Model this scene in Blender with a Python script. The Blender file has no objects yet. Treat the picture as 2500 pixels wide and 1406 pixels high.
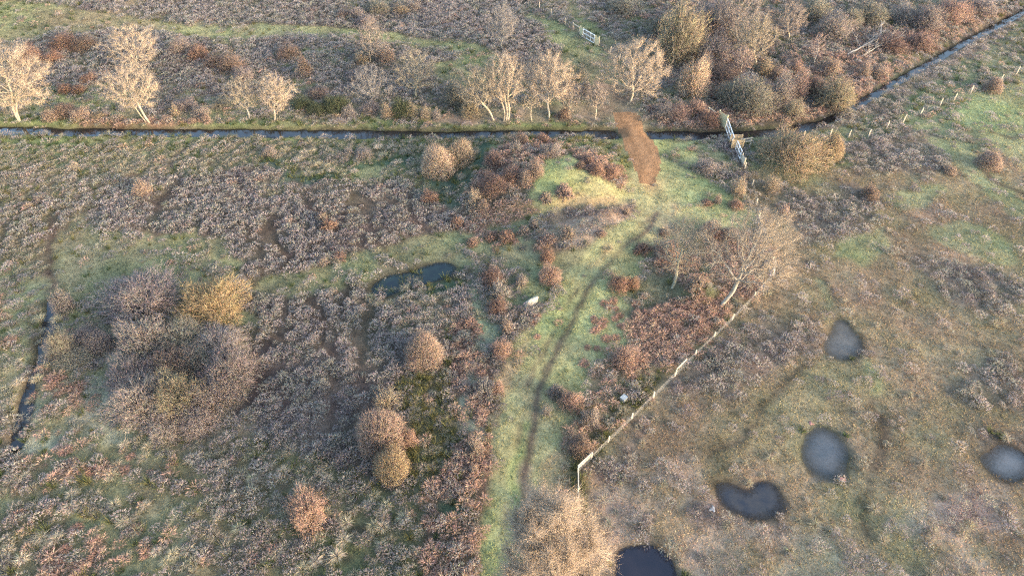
import bpy, math, random
import numpy as np
from mathutils import Vector, Matrix

# ------------------------------------------------------------------ camera, sky, sun, exposure
SC = bpy.context.scene
COL = SC.collection
CAM_H, PITCH, FPX = 55.0, math.radians(45.5), 1720.0        # survey of the photograph: height, tilt, focal length in 2500 px
cam = bpy.data.cameras.new("camera")
cam.sensor_width = 36.0
cam.lens = 36.0 * FPX / 2500.0
cam.clip_start, cam.clip_end = 1.0, 5000.0
cam_o = bpy.data.objects.new("camera", cam)
COL.objects.link(cam_o)
cam_o.location = (0, 0, CAM_H)
cam_o.rotation_euler = (math.radians(90) - PITCH, 0, 0)
SC.camera = cam_o

SUN_EL, SUN_AZ = math.radians(12.5), math.radians(122.0)    # azimuth clockwise from +Y: low, from the right and a little behind
world = bpy.data.worlds.new("World")
SC.world = world
world.use_nodes = True
wn = world.node_tree
sky = wn.nodes.new("ShaderNodeTexSky")
sky.sky_type = 'NISHITA'
sky.sun_disc = False
sky.sun_elevation = SUN_EL
sky.sun_rotation = SUN_AZ
sky.air_density = 1.0
sky.dust_density = 2.5
sky.ozone_density = 1.0
bg = wn.nodes["Background"]
bg.inputs["Strength"].default_value = 0.15
wn.links.new(sky.outputs[0], bg.inputs["Color"])

sun = bpy.data.lights.new("sun", 'SUN')
sun.energy = 2.0
sun.angle = math.radians(2.5)
sun.color = (0.41, 0.312, 0.238)
sun_o = bpy.data.objects.new("sun", sun)
COL.objects.link(sun_o)
sd = Vector((math.sin(SUN_AZ) * math.cos(SUN_EL), math.cos(SUN_AZ) * math.cos(SUN_EL), math.sin(SUN_EL)))
sun_o.rotation_euler = sd.to_track_quat('Z', 'Y').to_euler()
sun_o.location = (80, -60, 90)

SC.view_settings.view_transform = 'Standard'
SC.view_settings.look = 'None'
SC.view_settings.exposure = 3.1
SC.view_settings.gamma = 1.0
SC.cycles.use_denoising = False
SC.cycles.filter_width = 1.3
SC.cycles.max_bounces = 4
SC.cycles.diffuse_bounces = 2
SC.cycles.glossy_bounces = 2
SC.cycles.transmission_bounces = 2

rng = np.random.default_rng(7)
random.seed(7)
SP, CP = math.sin(PITCH), math.cos(PITCH)

# ------------------------------------------------------------------ helpers: noise
def _hash(ix, iy, seed):
    n = (ix.astype(np.int64) * 374761393 + iy.astype(np.int64) * 668265263 + seed * 1442695041) & 0x7fffffff
    n = ((n ^ (n >> 13)) * 1274126177) & 0x7fffffff
    return ((n ^ (n >> 16)) & 0xffff) / 65535.0

def vnoise(x, y, seed=0):
    xi, yi = np.floor(x), np.floor(y)
    fx, fy = x - xi, y - yi
    fx, fy = fx * fx * (3 - 2 * fx), fy * fy * (3 - 2 * fy)
    a, b = _hash(xi, yi, seed), _hash(xi + 1, yi, seed)
    c, d = _hash(xi, yi + 1, seed), _hash(xi + 1, yi + 1, seed)
    return (a * (1 - fx) + b * fx) * (1 - fy) + (c * (1 - fx) + d * fx) * fy

def fbm(x, y, scale, octs=4, seed=0):
    x, y = np.asarray(x, float) / scale, np.asarray(y, float) / scale
    s, a, t = 0.0, 1.0, 0.0
    for i in range(octs):
        s = s + a * (vnoise(x, y, seed + i * 17) - 0.5)
        t += a
        a *= 0.55
        x, y = x * 2.03 + 5.1, y * 2.03 + 9.7
    return s / t * 2.0            # about -0.7 .. 0.7

def sstep(a, b, x):
    t = np.clip((x - a) / (b - a), 0, 1)
    return t * t * (3 - 2 * t)

# ------------------------------------------------------------------ helpers: the survey (photo pixel <-> metres on the heath)
def project(x, y, z):
    dx, dy, dz = x, y, z - CAM_H
    zc = np.maximum(dy * CP - dz * SP, 1.0)
    yc = dy * SP + dz * CP
    return 1250 + FPX * dx / zc, 703 - FPX * yc / zc

def ray_plane(px, py, z=0.0):
    a, b = (np.asarray(px, float) - 1250) / FPX, (703 - np.asarray(py, float)) / FPX
    dy, dz = CP + b * SP, -SP + b * CP
    t = (z - CAM_H) / np.minimum(dz, -0.02)
    return a * t, dy * t

# ------------------------------------------------------------------ the raster of the heath: heights, cover
RES = 0.25
RX0, RX1, RY0, RY1 = -140.0, 140.0, 4.0, 190.0
nx, ny = int((RX1 - RX0) / RES) + 1, int((RY1 - RY0) / RES) + 1
gx, gy = np.meshgrid(np.linspace(RX0, RX1, nx), np.linspace(RY0, RY1, ny))

def blur(a, r, n=2):
    k = 2 * r + 1
    for _ in range(n):
        for ax in (0, 1):
            pad = [(0, 0)] * a.ndim
            pad[ax] = (r + 1, r)
            c = np.cumsum(np.pad(a, pad, mode='edge'), axis=ax)
            a = (np.take(c, range(k, c.shape[ax]), axis=ax) - np.take(c, range(0, c.shape[ax] - k), axis=ax)) / k
    return a

def sample(R, x, y):
    u = np.clip((np.asarray(x) - RX0) / RES, 0, nx - 1.001)
    v = np.clip((np.asarray(y) - RY0) / RES, 0, ny - 1.001)
    i, j = u.astype(int), v.astype(int)
    fu, fv = u - i, v - j
    if R.ndim == 3:
        fu, fv = fu[..., None], fv[..., None]
    return (R[j, i] * (1 - fu) + R[j, i + 1] * fu) * (1 - fv) + (R[j + 1, i] * (1 - fu) + R[j + 1, i + 1] * fu) * fv

def inpoly(X, Y, poly):
    poly = np.asarray(poly, float)
    inside = np.zeros(X.shape, bool)
    n = len(poly)
    for i in range(n):
        x1, y1 = poly[i]
        x2, y2 = poly[(i + 1) % n]
        if y1 == y2:
            continue
        c = (y1 > Y) != (y2 > Y)
        inside ^= c & (X < (x2 - x1) * (Y - y1) / (y2 - y1) + x1)
    return inside

def segdist(X, Y, pts):
    d = np.full(X.shape, 1e9)
    for (x1, y1), (x2, y2) in zip(pts[:-1], pts[1:]):
        vx, vy = x2 - x1, y2 - y1
        t = np.clip(((X - x1) * vx + (Y - y1) * vy) / max(vx * vx + vy * vy, 1e-9), 0, 1)
        d = np.minimum(d, np.hypot(X - x1 - t * vx, Y - y1 - t * vy))
    return d

def pix(pts):                      # photo points on the flat heath -> metres
    return [tuple(float(c) for c in ray_plane(p[0], p[1])) for p in pts]

def smooth_line(pts, step=1.0):    # Catmull-Rom through metre points
    P = np.array([pts[0]] + list(pts) + [pts[-1]], float)
    out = []
    for i in range(1, len(P) - 2):
        n = max(2, int(np.linalg.norm(P[i + 1] - P[i]) / step))
        for k in range(n):
            t = k / n
            out.append(tuple(0.5 * ((2 * P[i]) + (-P[i - 1] + P[i + 1]) * t + (2 * P[i - 1] - 5 * P[i] + 4 * P[i + 1] - P[i + 2]) * t * t
                             + (-P[i - 1] + 3 * P[i] - 3 * P[i + 1] + P[i + 2]) * t ** 3)))
    out.append(tuple(P[-2]))
    return out

def ell(cx, cy, rx, ry, n=22, k=0.06):
    return [(cx + rx * (1 + k * math.sin(3 * a + 1)) * math.cos(a), cy + ry * (1 + k * math.sin(2 * a)) * math.sin(a)) for a in [2 * math.pi * i / n for i in range(n)]]

DITCH = smooth_line(pix([(-260, 318), (0, 316), (300, 318), (700, 321), (1100, 324), (1350, 322), (1500, 324), (1720, 326), (1850, 322), (1940, 312), (2010, 294),
                         (2070, 266), (2150, 220), (2300, 133), (2400, 78), (2500, 27), (2640, -40)]))
STREAM = smooth_line(pix([(128, 728), (122, 770), (112, 810), (97, 880), (75, 925), (65, 970), (54, 1012), (42, 1055), (34, 1092)]), 0.5)
PONDS = {
    'teal': [(914, 698), (942, 680), (985, 672), (1035, 655), (1085, 641), (1112, 648), (1100, 668), (1060, 684), (1010, 698), (960, 708), (926, 722)],
    'triangle': [(2046, 770), (2075, 786), (2100, 832), (2110, 870), (2060, 876), (2008, 868), (2010, 832), (2042, 805)],
    'round': ell(2012, 1098, 56, 55),
    'heart': [(1752, 1172), (1788, 1178), (1826, 1216), (1842, 1200), (1862, 1160), (1886, 1174), (1902, 1215), (1894, 1242), (1860, 1262), (1812, 1254), (1768, 1228), (1752, 1200)],
    'near': [(1512, 1450), (1508, 1400), (1512, 1352), (1540, 1332), (1590, 1336), (1640, 1370), (1655, 1420), (1640, 1480), (1580, 1500)],
    'right': ell(2464, 1130, 52, 38),
}
PONDM = {}
for k, v in PONDS.items():
    p = np.array([[float(c) for c in ray_plane(*q)] for q in v]); c = p.mean(0)
    PONDM[k] = [tuple(q) for q in c + (p - c) * dict(round=.87, right=.87, heart=.91, triangle=.93).get(k, .95)]
CAUSEWAY_PX = [(1495, 275), (1557, 277), (1574, 318), (1602, 360), (1613, 392), (1608, 428), (1594, 456), (1562, 452), (1550, 420), (1529, 370), (1506, 315)]
CAUSEWAY = pix(CAUSEWAY_PX)
TRACK = smooth_line(pix([(1580, 430), (1592, 470), (1596, 515), (1566, 560), (1500, 618), (1440, 680), (1398, 740), (1365, 800), (1335, 870), (1308, 940), (1290, 1000),
                         (1272, 1090), (1256, 1200), (1243, 1300), (1232, 1406), (1224, 1500)]), 0.6)

dd = segdist(gx, gy, DITCH)
ds_ = segdist(gx, gy, STREAM)
dd = dd * (1 + .55 * sstep(36, 50, gx))     # the diagonal arm is narrower
dt_ = segdist(gx, gy, TRACK)
nz = fbm(gx, gy, 3.0, 3, 90)
pond_m = np.zeros(gx.shape)
for k, p in PONDM.items():
    pond_m = np.maximum(pond_m, inpoly(gx + 0.3 * nz + .35 * fbm(gx, gy, 1.0, 2, 94), gy + 0.3 * fbm(gx, gy, 3.0, 3, 91) + .35 * fbm(gx, gy, 1.0, 2, 95), p).astype(float))
pond_b = blur(pond_m, 2)
cause_m = inpoly(gx + 0.25 * nz, gy, CAUSEWAY).astype(float)
cause_b = blur(cause_m, 3)
calm = np.clip(blur(np.maximum(pond_m, (dd < 3.0) | (ds_ < 2)), 10), 0, 1)
Hh = (0.22 * fbm(gx, gy, 14, 3, 1) + 0.10 * fbm(gx, gy, 2.2, 3, 2)) * (1 - calm)

def bump(px, py, rx, ry, h, rot=0.0, pw=1.0):
    cx, cy = ray_plane(px, py)
    c, s = math.cos(rot), math.sin(rot)
    u, v = (gx - cx) * c + (gy - cy) * s, -(gx - cx) * s + (gy - cy) * c
    q = np.sqrt((u / rx) ** 2 + (v / ry) ** 2) + 0.25 * fbm(gx, gy, 5, 3, 33)
    return h * sstep(1.25, 0.05, q) ** pw

Hh += bump(1310, 440, 11.0, 10.0, 2.3)
Hh += bump(1455, 462, 8.0, 5.0, 0.9)
Hh += bump(1465, 420, 5.5, 3.2, 0.9)
Hh += bump(1410, 585, 10.0, 3.8, 1.25, 0.12)
Hh += bump(1705, 715, 2.6, 2.2, 1.0)
# ditch and stream cut steeply, the causeway carries the track across
cut = 1.0 * sstep(1.5, .75, dd + 0.45 * nz + .25 * fbm(gx, gy, 1.2, 2, 93)) * (1 - cause_b)
Hh -= np.maximum(cut, 0.65 * sstep(.85, 0.22, ds_ + 0.45 * nz))
Hh -= 0.36 * pond_b
Hh += 0.22 * cause_b
# wheel ruts: two shallow grooves beside the centre line
Hh -= 0.08 * np.exp(-((dt_ - 0.2) / 0.4) ** 2)
WATER = blur(np.maximum(pond_m, np.maximum((cut > 0.5) * 1.0, (ds_ < 0.75) * 1.0)), 1)

def height(x, y):
    return sample(Hh, x, y)

def ground(px, py):               # photo point -> metres, standing on the real terrain
    z = 0.0
    for _ in range(6):
        x, y = ray_plane(px, py, z)
        z = float(height(x, y))
    return Vector((float(x), float(y), z))

# cover: ground colour (3), densities per m2: heather, straw, bracken, rush, tuft
WX = gx + 2.0 * fbm(gx, gy, 7, 4, 11) + 0.6 * fbm(gx, gy, 1.6, 2, 12)
WY = gy + 2.0 * fbm(gx, gy, 7, 4, 13) + 0.6 * fbm(gx, gy, 1.6, 2, 14)
PXW, PYW = project(WX, WY, Hh)
COVER = {   # name: (ground rgb), heather, straw, bracken, rush, tuft
    'heath':   ((.068, .062, .056), 4.2, .12, .03, .0, .6),
    'heathgr': ((.110, .108, .082), 2.4, .22, .03, .1, 2.2),
    'marsh':   ((.070, .084, .056), .6, 2.3, .03, .35, 1.4),
    'marshh':  ((.080, .076, .060), 1.9, 1.6, .04, .2, 1.2),
    'bank':    ((.090, .108, .062), .7, .7, .05, .6, 3.2),
    'green':   ((.122, .132, .090), .12, .10, .02, .1, 4.4),
    'greenr':  ((.120, .132, .088), .9, .35, .05, .2, 3.4),
    'frost':   ((.165, .188, .150), .35, .10, .05, .1, 4.2),
    'lawn':    ((.190, .208, .118), .03, .03, .01, .0, 4.2),
    'lawnb':   ((.150, .200, .095), .0, .0, .0, .0, 4.2),
    'lawny':   ((.200, .182, .115), .05, .25, .05, .0, 4.2),
    'mix':     ((.090, .092, .062), 1.9, .85, .10, .3, 2.0),
    'mixg':    ((.105, .118, .078), .8, .45, .20, .3, 3.2),
    'rush':    ((.060, .064, .042), .6, .9, .06, 1.8, .8),
    'fernd':   ((.070, .056, .050), 1.0, .15, 1.8, .1, .4),
    'fern':    ((.120, .092, .068), .4, .20, 2.6, .0, .8),
    'rough':   ((.150, .128, .085), .5, 1.1, .8, .1, 2.0),
    'olive':   ((.172, .146, .104), .25, .06, .0, .0, 6.5),
    'oliveg':  ((.175, .182, .115), .25, .06, .0, .0, 5.5),
    'oliveh':  ((.135, .115, .095), 2.4, .10, .0, .0, 3.2),
    'pale':    ((.215, .183, .145), 1.0, .20, .0, .0, 6.0),
    'scrub':   ((.082, .078, .070), 2.8, .20, .35, .3, .8),
    'scrubg':  ((.105, .112, .086), 1.5, .15, .15, .3, 2.2),
    'bare':    ((.125, .108, .092), .1, .05, .02, .0, .8),
    'track':   ((.165, .155, .125), .0, .0, .0, .0, 2.0),
    'trail':   ((.085, .070, .055), .15, .0, .0, .0, 1.6),
    'gap':     ((.052, .045, .041), .05, .05, .0, .0, .3),
    'rim':     ((.085, .085, .072), .35, .15, .0, .35, 3.4),
    'wet':     ((.045, .068, .055), .2, .2, 0, .8, 1.5),
}
NAMES = list(COVER)
RV = np.array([list(COVER[k][0]) + list(COVER[k][1:]) for k in NAMES])
zone = np.full(gx.shape, NAMES.index('heathgr'), np.int16)
big = fbm(gx, gy, 22, 3, 41)
zone[big > 0.12] = NAMES.index('heath')
zone[big < -0.25] = NAMES.index('greenr')

def paint(name, poly, amount=1.0, scale=3.0, seed=0):
    m = inpoly(PXW, PYW, poly)
    if amount < 1.0:               # a patchy mixture
        m &= (fbm(gx, gy, scale, 3, 200 + seed) * 0.72 + 0.5) < amount
    zone[m] = NAMES.index(name)

def stroke(name, pts, halfw, warp=True):
    m = segdist(WX if warp else gx, WY if warp else gy, smooth_line(pix(pts))) < halfw
    zone[m] = NAMES.index(name)

# ---- beyond the far ditch
paint('heathgr', [(-400, -200), (2900, -200), (2900, 330), (-400, 330)])
paint('heath', [(560, 60), (1300, -30), (1290, 40), (1340, 120), (1150, 95), (900, 85), (600, 60)])
paint('heath', [(200, 20), (600, 60), (950, 80), (880, 0), (300, -60)], .7, 4, 1)
paint('heath', [(60, 80), (430, 80), (700, 95), (1000, 110), (1180, 160), (1100, 230), (700, 240), (420, 240), (60, 240)], .62, 4, 2)
paint('green', [(0, 5), (160, 12), (330, 50), (560, 66), (640, 78), (560, 92), (330, 78), (150, 75), (0, 60)])
paint('green', [(-200, 20), (60, 10), (200, 60), (100, 90), (-200, 120)])
stroke('green', [(330, 62), (640, 82), (900, 84), (1010, 98), (1150, 122), (1290, 160), (1420, 190)], 1.2)
stroke('green', [(620, 68), (880, 80), (1000, 92)], 1.2)
paint('greenr', [(0, 215), (260, 205), (520, 225), (760, 250), (1100, 265), (1100, 300), (0, 300)], .6, 4, 3)
paint('green', [(1060, 150), (1200, 130), (1250, 180), (1190, 215), (1080, 200)], .8, 3, 4)
paint('heath', [(1170, 30), (1290, 60), (1370, 130), (1330, 200), (1240, 190), (1190, 110)], .8, 3, 5)
paint('green', [(1300, 40), (1350, 52), (1420, 92), (1480, 130), (1530, 170), (1520, 200), (1450, 215), (1390, 195), (1340, 110)])
paint('green', [(1370, -20), (1400, -20), (1430, 40), (1500, 90), (1520, 105), (1470, 110), (1420, 70)])
paint('scrub', [(1430, -30), (1640, -40), (1640, 60), (1560, 110), (1470, 60)], .6, 3, 6)
paint('scrubg', [(1520, 60), (1650, 20), (1650, 110), (1560, 120)])
paint('scrub', [(1600, -200), (2900, -200), (2600, 0), (2400, 78), (2150, 215), (2060, 262), (1990, 300), (1900, 318), (1720, 318), (1640, 250), (1600, 150)])
paint('scrubg', [(1600, -200), (2900, -200), (2480, 10), (2300, 60), (2150, 40), (1990, 20), (1950, 60), (1620, 0)], .55, 4, 7)
paint('fernd', [(1990, 120), (2150, 90), (2290, 70), (2330, 100), (2160, 205), (2080, 245), (1990, 190)], .75, 3, 8)
paint('fernd', [(1700, 110), (1830, 120), (1840, 200), (1760, 260), (1690, 200)], .6, 3, 9)
paint('fern', [(1740, 262), (1830, 270), (1990, 265), (1990, 300), (1860, 312), (1720, 310)], .7, 2, 10)
paint('scrubg', [(1620, 200), (1680, 230), (1720, 255), (1640, 262), (1600, 240)], .9, 3, 11)
paint('fernd', [(1585, 262), (1730, 262), (1760, 300), (1740, 315), (1580, 312)], .8, 2, 12)
stroke('rough', [(2150, 178), (2300, 92), (2420, 34)], 1.6)
stroke('bank', [(0, 300), (300, 303), (700, 306), (1100, 302), (1400, 304)], 1.3)
stroke('fern', [(210, 301), (300, 303), (420, 305), (520, 302)], 0.5)
stroke('fernd', [(1740, 300), (1860, 308), (1950, 300), (2040, 262), (2120, 222)], 1.0)
paint('bare', [(1040, 268), (1300, 262), (1500, 250), (1500, 300), (1050, 306)], .7, 3, 13)
# muddy ground on the far side of the causeway
paint('bare', [(1440, 185), (1500, 200), (1530, 255), (1560, 285), (1490, 290), (1470, 240)])
# ---- near side of the ditch, left field
paint('bank', [(-300, 328), (1500, 332), (1500, 400), (1180, 390), (1000, 352), (600, 360), (-300, 362)])
paint('marsh', [(-300, 362), (300, 356), (640, 350), (1000, 350), (1190, 345), (1175, 470), (1060, 500), (1000, 440), (800, 438), (620, 400), (360, 440), (180, 540), (170, 640), (-300, 660)])
paint('marshh', [(-300, 400), (200, 420), (350, 430), (180, 540), (170, 640), (-300, 660)], .7, 4, 14)
paint('heath', [(200, 500), (350, 440), (600, 405), (800, 442), (1000, 446), (1110, 510), (1095, 570), (960, 612), (800, 640), (580, 690), (500, 590), (300, 560)])
paint('marshh', [(240, 470), (640, 400), (800, 440), (600, 500), (300, 540)], .4, 3, 15)
stroke('wet', [(640, 388), (700, 428), (760, 440), (860, 425), (930, 405), (1000, 395)], .8)
stroke('green', [(870, 428), (920, 420)], .9)
paint('wet', [(1000, 420), (1090, 440), (1150, 400), (1185, 330), (1200, 350), (1160, 480), (1110, 500), (1040, 450)], .7, 2, 16)
paint('green', [(150, 575), (330, 585), (520, 585), (580, 640), (560, 690), (420, 700), (330, 690), (200, 720), (130, 700)])
paint('greenr', [(220, 570), (500, 560), (600, 640), (600, 690), (430, 670)], .5, 3, 17)
paint('green', [(600, 660), (690, 645), (745, 655), (735, 690), (640, 700), (590, 690)])
stroke('green', [(740, 665), (850, 640), (980, 610), (1100, 585), (1300, 545), (1500, 500), (1580, 480)], 1.5)
paint('green', [(970, 615), (1120, 570), (1310, 555), (1300, 640), (1150, 650), (990, 645)], .65, 3, 18)
paint('greenr', [(-300, 650), (120, 640), (125, 740), (90, 870), (0, 1010), (-300, 1100)])
paint('fern', [(-20, 740), (60, 760), (40, 840), (-20, 860)], .4, 2, 19)
paint('greenr', [(70, 1110), (60, 1010), (130, 900), (280, 890), (300, 1000), (330, 1060), (220, 1090)])
paint('frost', [(70, 1110), (60, 1010), (130, 900), (280, 890), (300, 1000), (330, 1060), (220, 1090)], .55, 2.5, 70)
for q in (-14, 14):
    stroke('marshh', [(128 + q, 728), (122 + q, 770), (112 + q, 810), (97 + q * 1.2, 880), (75 + q * 1.4, 925), (65 + q * 1.5, 970), (54 + q * 1.6, 1012), (42 + q * 1.7, 1055), (34 + q * 1.7, 1100)], .45)
paint('fern', [(120, 890), (280, 900), (240, 980), (130, 960)], .38, 2, 20)
paint('frost', [(150, 800), (260, 765), (310, 800), (300, 880), (180, 850)])
paint('heath', [(560, 700), (720, 715), (910, 690), (1150, 740), (1180, 850), (1100, 960), (1000, 1200), (760, 1210), (640, 1060), (600, 950), (620, 800)])
paint('marshh', [(880, 700), (1150, 720), (1190, 800), (1120, 850), (1000, 800), (900, 740)], .8, 3, 21)
paint('mix', [(-300, 1090), (80, 1090), (380, 1080), (640, 1060), (1000, 1190), (1180, 1250), (1180, 1700), (-300, 1700)])
paint('mixg', [(120, 1100), (430, 1080), (450, 1420), (150, 1420)], .75, 5, 22)
paint('green', [(220, 1080), (350, 1100), (420, 1250), (330, 1390), (250, 1300), (200, 1180)], .62, 3, 23)
paint('green', [(0, 1190), (70, 1180), (60, 1250), (0, 1260)], .9, 2, 24)
paint('fern', [(120, 1060), (260, 1080), (250, 1180), (130, 1180)], .4, 1.6, 25)
paint('fern', [(60, 1350), (250, 1310), (270, 1430), (60, 1430)], .4, 1.6, 26)
paint('rush', [(985, 900), (1110, 860), (1120, 1000), (1090, 1160), (990, 1180), (930, 1100), (1000, 1040)])
paint('fernd', [(1090, 790), (1200, 760), (1215, 900), (1180, 1050), (1170, 1406), (1175, 1600), (1040, 1600), (1050, 1200), (1110, 1050), (1130, 900)])
paint('fern', [(1030, 1330), (1130, 1320), (1140, 1400), (1040, 1400)], .5, 1.6, 27)
paint('frost', [(1165, 850), (1195, 900), (1150, 1000), (1165, 1060), (1120, 1060), (1120, 980), (1150, 920)], .75, 1.5, 28)
stroke('frost', [(1160, 690), (1180, 760), (1205, 830)], .7)
paint('wet', [(1100, 1160), (1150, 1200), (1110, 1300), (1060, 1330)], .4, 1.5, 29)
# ---- mound and ridge
paint('bank', [(1170, 335), (1500, 332), (1545, 400), (1560, 450), (1400, 380), (1300, 345)])
paint('fernd', [(1190, 380), (1250, 350), (1330, 345), (1400, 375), (1360, 430), (1310, 470), (1230, 490), (1160, 480)])
paint('fern', [(1240, 420), (1330, 390), (1350, 420), (1320, 470), (1230, 480)], .6, 2, 30)
paint('lawn', [(1325, 400), (1400, 385), (1450, 430), (1560, 440), (1580, 470), (1480, 490), (1400, 510), (1300, 490)])
paint('lawny', [(1310, 470), (1400, 470), (1500, 480), (1450, 505), (1380, 520), (1300, 520)], .8, 2, 31)
paint('fernd', [(1400, 375), (1450, 370), (1530, 430), (1500, 445), (1430, 425)], .8, 2, 32)
paint('fern', [(1160, 500), (1280, 490), (1330, 505), (1260, 545), (1160, 560)], .8, 2, 33)
paint('oliveh', [(1310, 530), (1450, 500), (1560, 495), (1560, 515), (1440, 535), (1330, 548)])
paint('pale', [(1310, 560), (1420, 525), (1540, 525), (1510, 580), (1400, 590)], .85, 2, 34)
paint('fern', [(1180, 560), (1320, 545), (1360, 600), (1280, 610), (1180, 600)], .45, 2, 35)
paint('green', [(1290, 600), (1400, 600), (1480, 590), (1420, 660), (1330, 730), (1270, 720), (1280, 650)])
paint('heathgr', [(1180, 620), (1290, 610), (1290, 720), (1190, 780), (1160, 700)], .7, 2, 36)
# ---- track corridor
paint('lawn', [(1545, 440), (1560, 520), (1500, 590), (1420, 650), (1335, 740), (1265, 820), (1240, 940), (1212, 1060), (1190, 1230), (1175, 1420), (1170, 1700), (1330, 1700), (1300, 1406), (1280, 1240),
                (1310, 1110), (1390, 1000), (1450, 900), (1530, 820), (1545, 740), (1560, 690), (1590, 620), (1680, 560), (1810, 560), (1850, 530), (1780, 470), (1730, 440), (1690, 330), (1580, 326)])
paint('greenr', [(1590, 330), (1740, 330), (1790, 400), (1800, 460), (1720, 430), (1640, 400), (1600, 360)], .6, 3, 37)
paint('lawny', [(1330, 740), (1290, 790), (1250, 900), (1235, 1000), (1225, 1080), (1200, 1200), (1185, 1400), (1210, 1400), (1222, 1200), (1262, 1000), (1300, 860)], .75, 2.5, 38)
zone[dt_ + .35 * nz < 2.3] = NAMES.index('lawn')
paint('track', [(1262, 1130), (1282, 1120), (1268, 1230), (1262, 1310), (1222, 1310), (1240, 1200)])
stroke('lawnb', [(1262, 1020), (1240, 1120), (1222, 1230), (1206, 1340), (1200, 1420)], .4)
paint('lawny', [(1640, 500), (1800, 520), (1850, 560), (1700, 570), (1620, 560)], .4, 2, 39)
paint('lawny', [(1480, 560), (1570, 520), (1500, 600), (1430, 650)], .5, 2, 40)
paint('fern', [(1450, 720), (1530, 720), (1545, 800), (1470, 860), (1430, 850)], .28, 1.2, 41)
# rough strip between track and fence
paint('rough', [(1290, 1250), (1312, 1110), (1400, 1000), (1460, 910), (1540, 825), (1560, 760), (1640, 740), (1740, 720), (1885, 665), (1790, 770), (1640, 915), (1500, 1060), (1405, 1150), (1405, 1300), (1300, 1420)])
paint('fern', [(1545, 770), (1640, 730), (1760, 720), (1850, 690), (1780, 765), (1660, 880), (1560, 900), (1500, 880)])
paint('rush', [(1400, 1060), (1500, 1010), (1580, 940), (1640, 890), (1660, 890), (1510, 1045), (1412, 1140), (1405, 1280), (1370, 1250), (1365, 1130)], .8, 1.6, 42)
paint('lawny', [(1300, 1100), (1370, 1050), (1360, 1240), (1290, 1240)], .6, 2, 43)
paint('fern', [(1620, 600), (1700, 570), (1850, 560), (1885, 640), (1790, 720), (1680, 720), (1600, 660)], .62, 2, 44)
paint('green', [(1560, 690), (1620, 650), (1660, 700), (1600, 740), (1550, 770)], .7, 2, 45)
# ---- right of the fence
paint('olive', [(1820, 400), (2900, 100), (2900, 1800), (1405, 1800), (1408, 1280), (1412, 1150), (1510, 1055), (1650, 915), (1790, 775), (1890, 665), (1850, 525), (1830, 440)])
paint('greenr', [(1810, 326), (1990, 318), (2080, 290), (2160, 230), (2300, 150), (2420, 85), (2600, 0), (2900, -50), (2900, 300), (2300, 380), (1820, 420)])
paint('oliveh', [(1990, 315), (2080, 275), (2160, 225), (2290, 150), (2400, 95), (2480, 60), (2380, 150), (2250, 220), (2180, 300)], .8, 3, 46)
paint('oliveh', [(2060, 350), (2220, 320), (2340, 350), (2280, 420), (2080, 430)], .85, 3, 47)
paint('oliveh', [(1900, 460), (2080, 440), (2150, 500), (2110, 590), (1960, 600), (1920, 540)], .8, 3, 48)
paint('oliveg', [(2040, 640), (2050, 590), (2160, 570), (2190, 610), (2130, 660)])
paint('oliveg', [(2140, 480), (2290, 440), (2330, 470), (2200, 520)], .8, 3, 49)
paint('oliveg', [(2280, 560), (2340, 530), (2420, 560), (2500, 640), (2420, 640), (2330, 610)], .9, 3, 50)
paint('oliveg', [(2300, 280), (2400, 220), (2600, 190), (2600, 420), (2480, 420), (2420, 340)], .85, 3, 51)
paint('oliveg', [(2230, 320), (2290, 300), (2440, 440), (2540, 540), (2500, 560), (2380, 450)], .8, 2, 52)
paint('oliveh', [(2240, 640), (2420, 650), (2520, 720), (2460, 780), (2300, 740)], .7, 3, 53)
paint('oliveh', [(2290, 930), (2480, 860), (2560, 1000), (2400, 1010), (2320, 990)], .75, 3, 54)
paint('oliveh', [(1640, 930), (1800, 800), (1900, 760), (1960, 850), (1800, 960), (1660, 1020)], .75, 3, 55)
paint('oliveh', [(1440, 1150), (1520, 1080), (1600, 1030), (1620, 1200), (1560, 1320), (1430, 1330)], .7, 3, 56)
paint('oliveh', [(1690, 1200), (1740, 1210), (1760, 1290), (1710, 1310), (1680, 1260)], .5, 2, 57)
paint('oliveh', [(1890, 790), (1990, 770), (2010, 830), (1960, 860), (1900, 840)], .9, 2, 58)
paint('pale', [(1440, 1200), (1700, 1100), (1740, 1250), (1900, 1290), (2250, 1250), (2420, 1180), (2600, 1200), (2600, 1700), (1700, 1700), (1500, 1330)], .62, 4, 59)
paint('pale', [(2080, 1000), (2300, 1050), (2300, 1180), (2130, 1200)], .35, 3, 60)
stroke('trail', [(1990, 870), (1930, 930), (1860, 990), (1780, 1060), (1740, 1090)], .4)
stroke('trail', [(2140, 760), (2240, 790), (2340, 830), (2470, 860)], .22)
stroke('trail', [(1960, 640), (2010, 700), (2050, 780)], .3)
stroke('trail', [(1760, 990), (1820, 930), (1870, 860)], .25)
stroke('trail', [(2400, 420), (2440, 450), (2500, 480), (2560, 520)], .5)
stroke('trail', [(2420, 320), (2440, 328), (2510, 330)], .3)
stroke('trail', [(2108, 1090), (2104, 1180), (2110, 1280)], .3)
stroke('oliveg', [(2000, 700), (2060, 790), (2130, 900), (2140, 1010)], .3)
stroke('trail', [(2140, 980), (2145, 1060), (2130, 1130)], .45)
stroke('lawny', [(1785, 782), (1740, 829), (1695, 872), (1645, 921), (1592, 974), (1540, 1026), (1485, 1082), (1445, 1124)], .28)
for w in PONDM.values():           # wet fringes
    ring = segdist(WX, WY, list(w) + [w[0]]) < .45
    zone[ring] = NAMES.index('rim')
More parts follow.
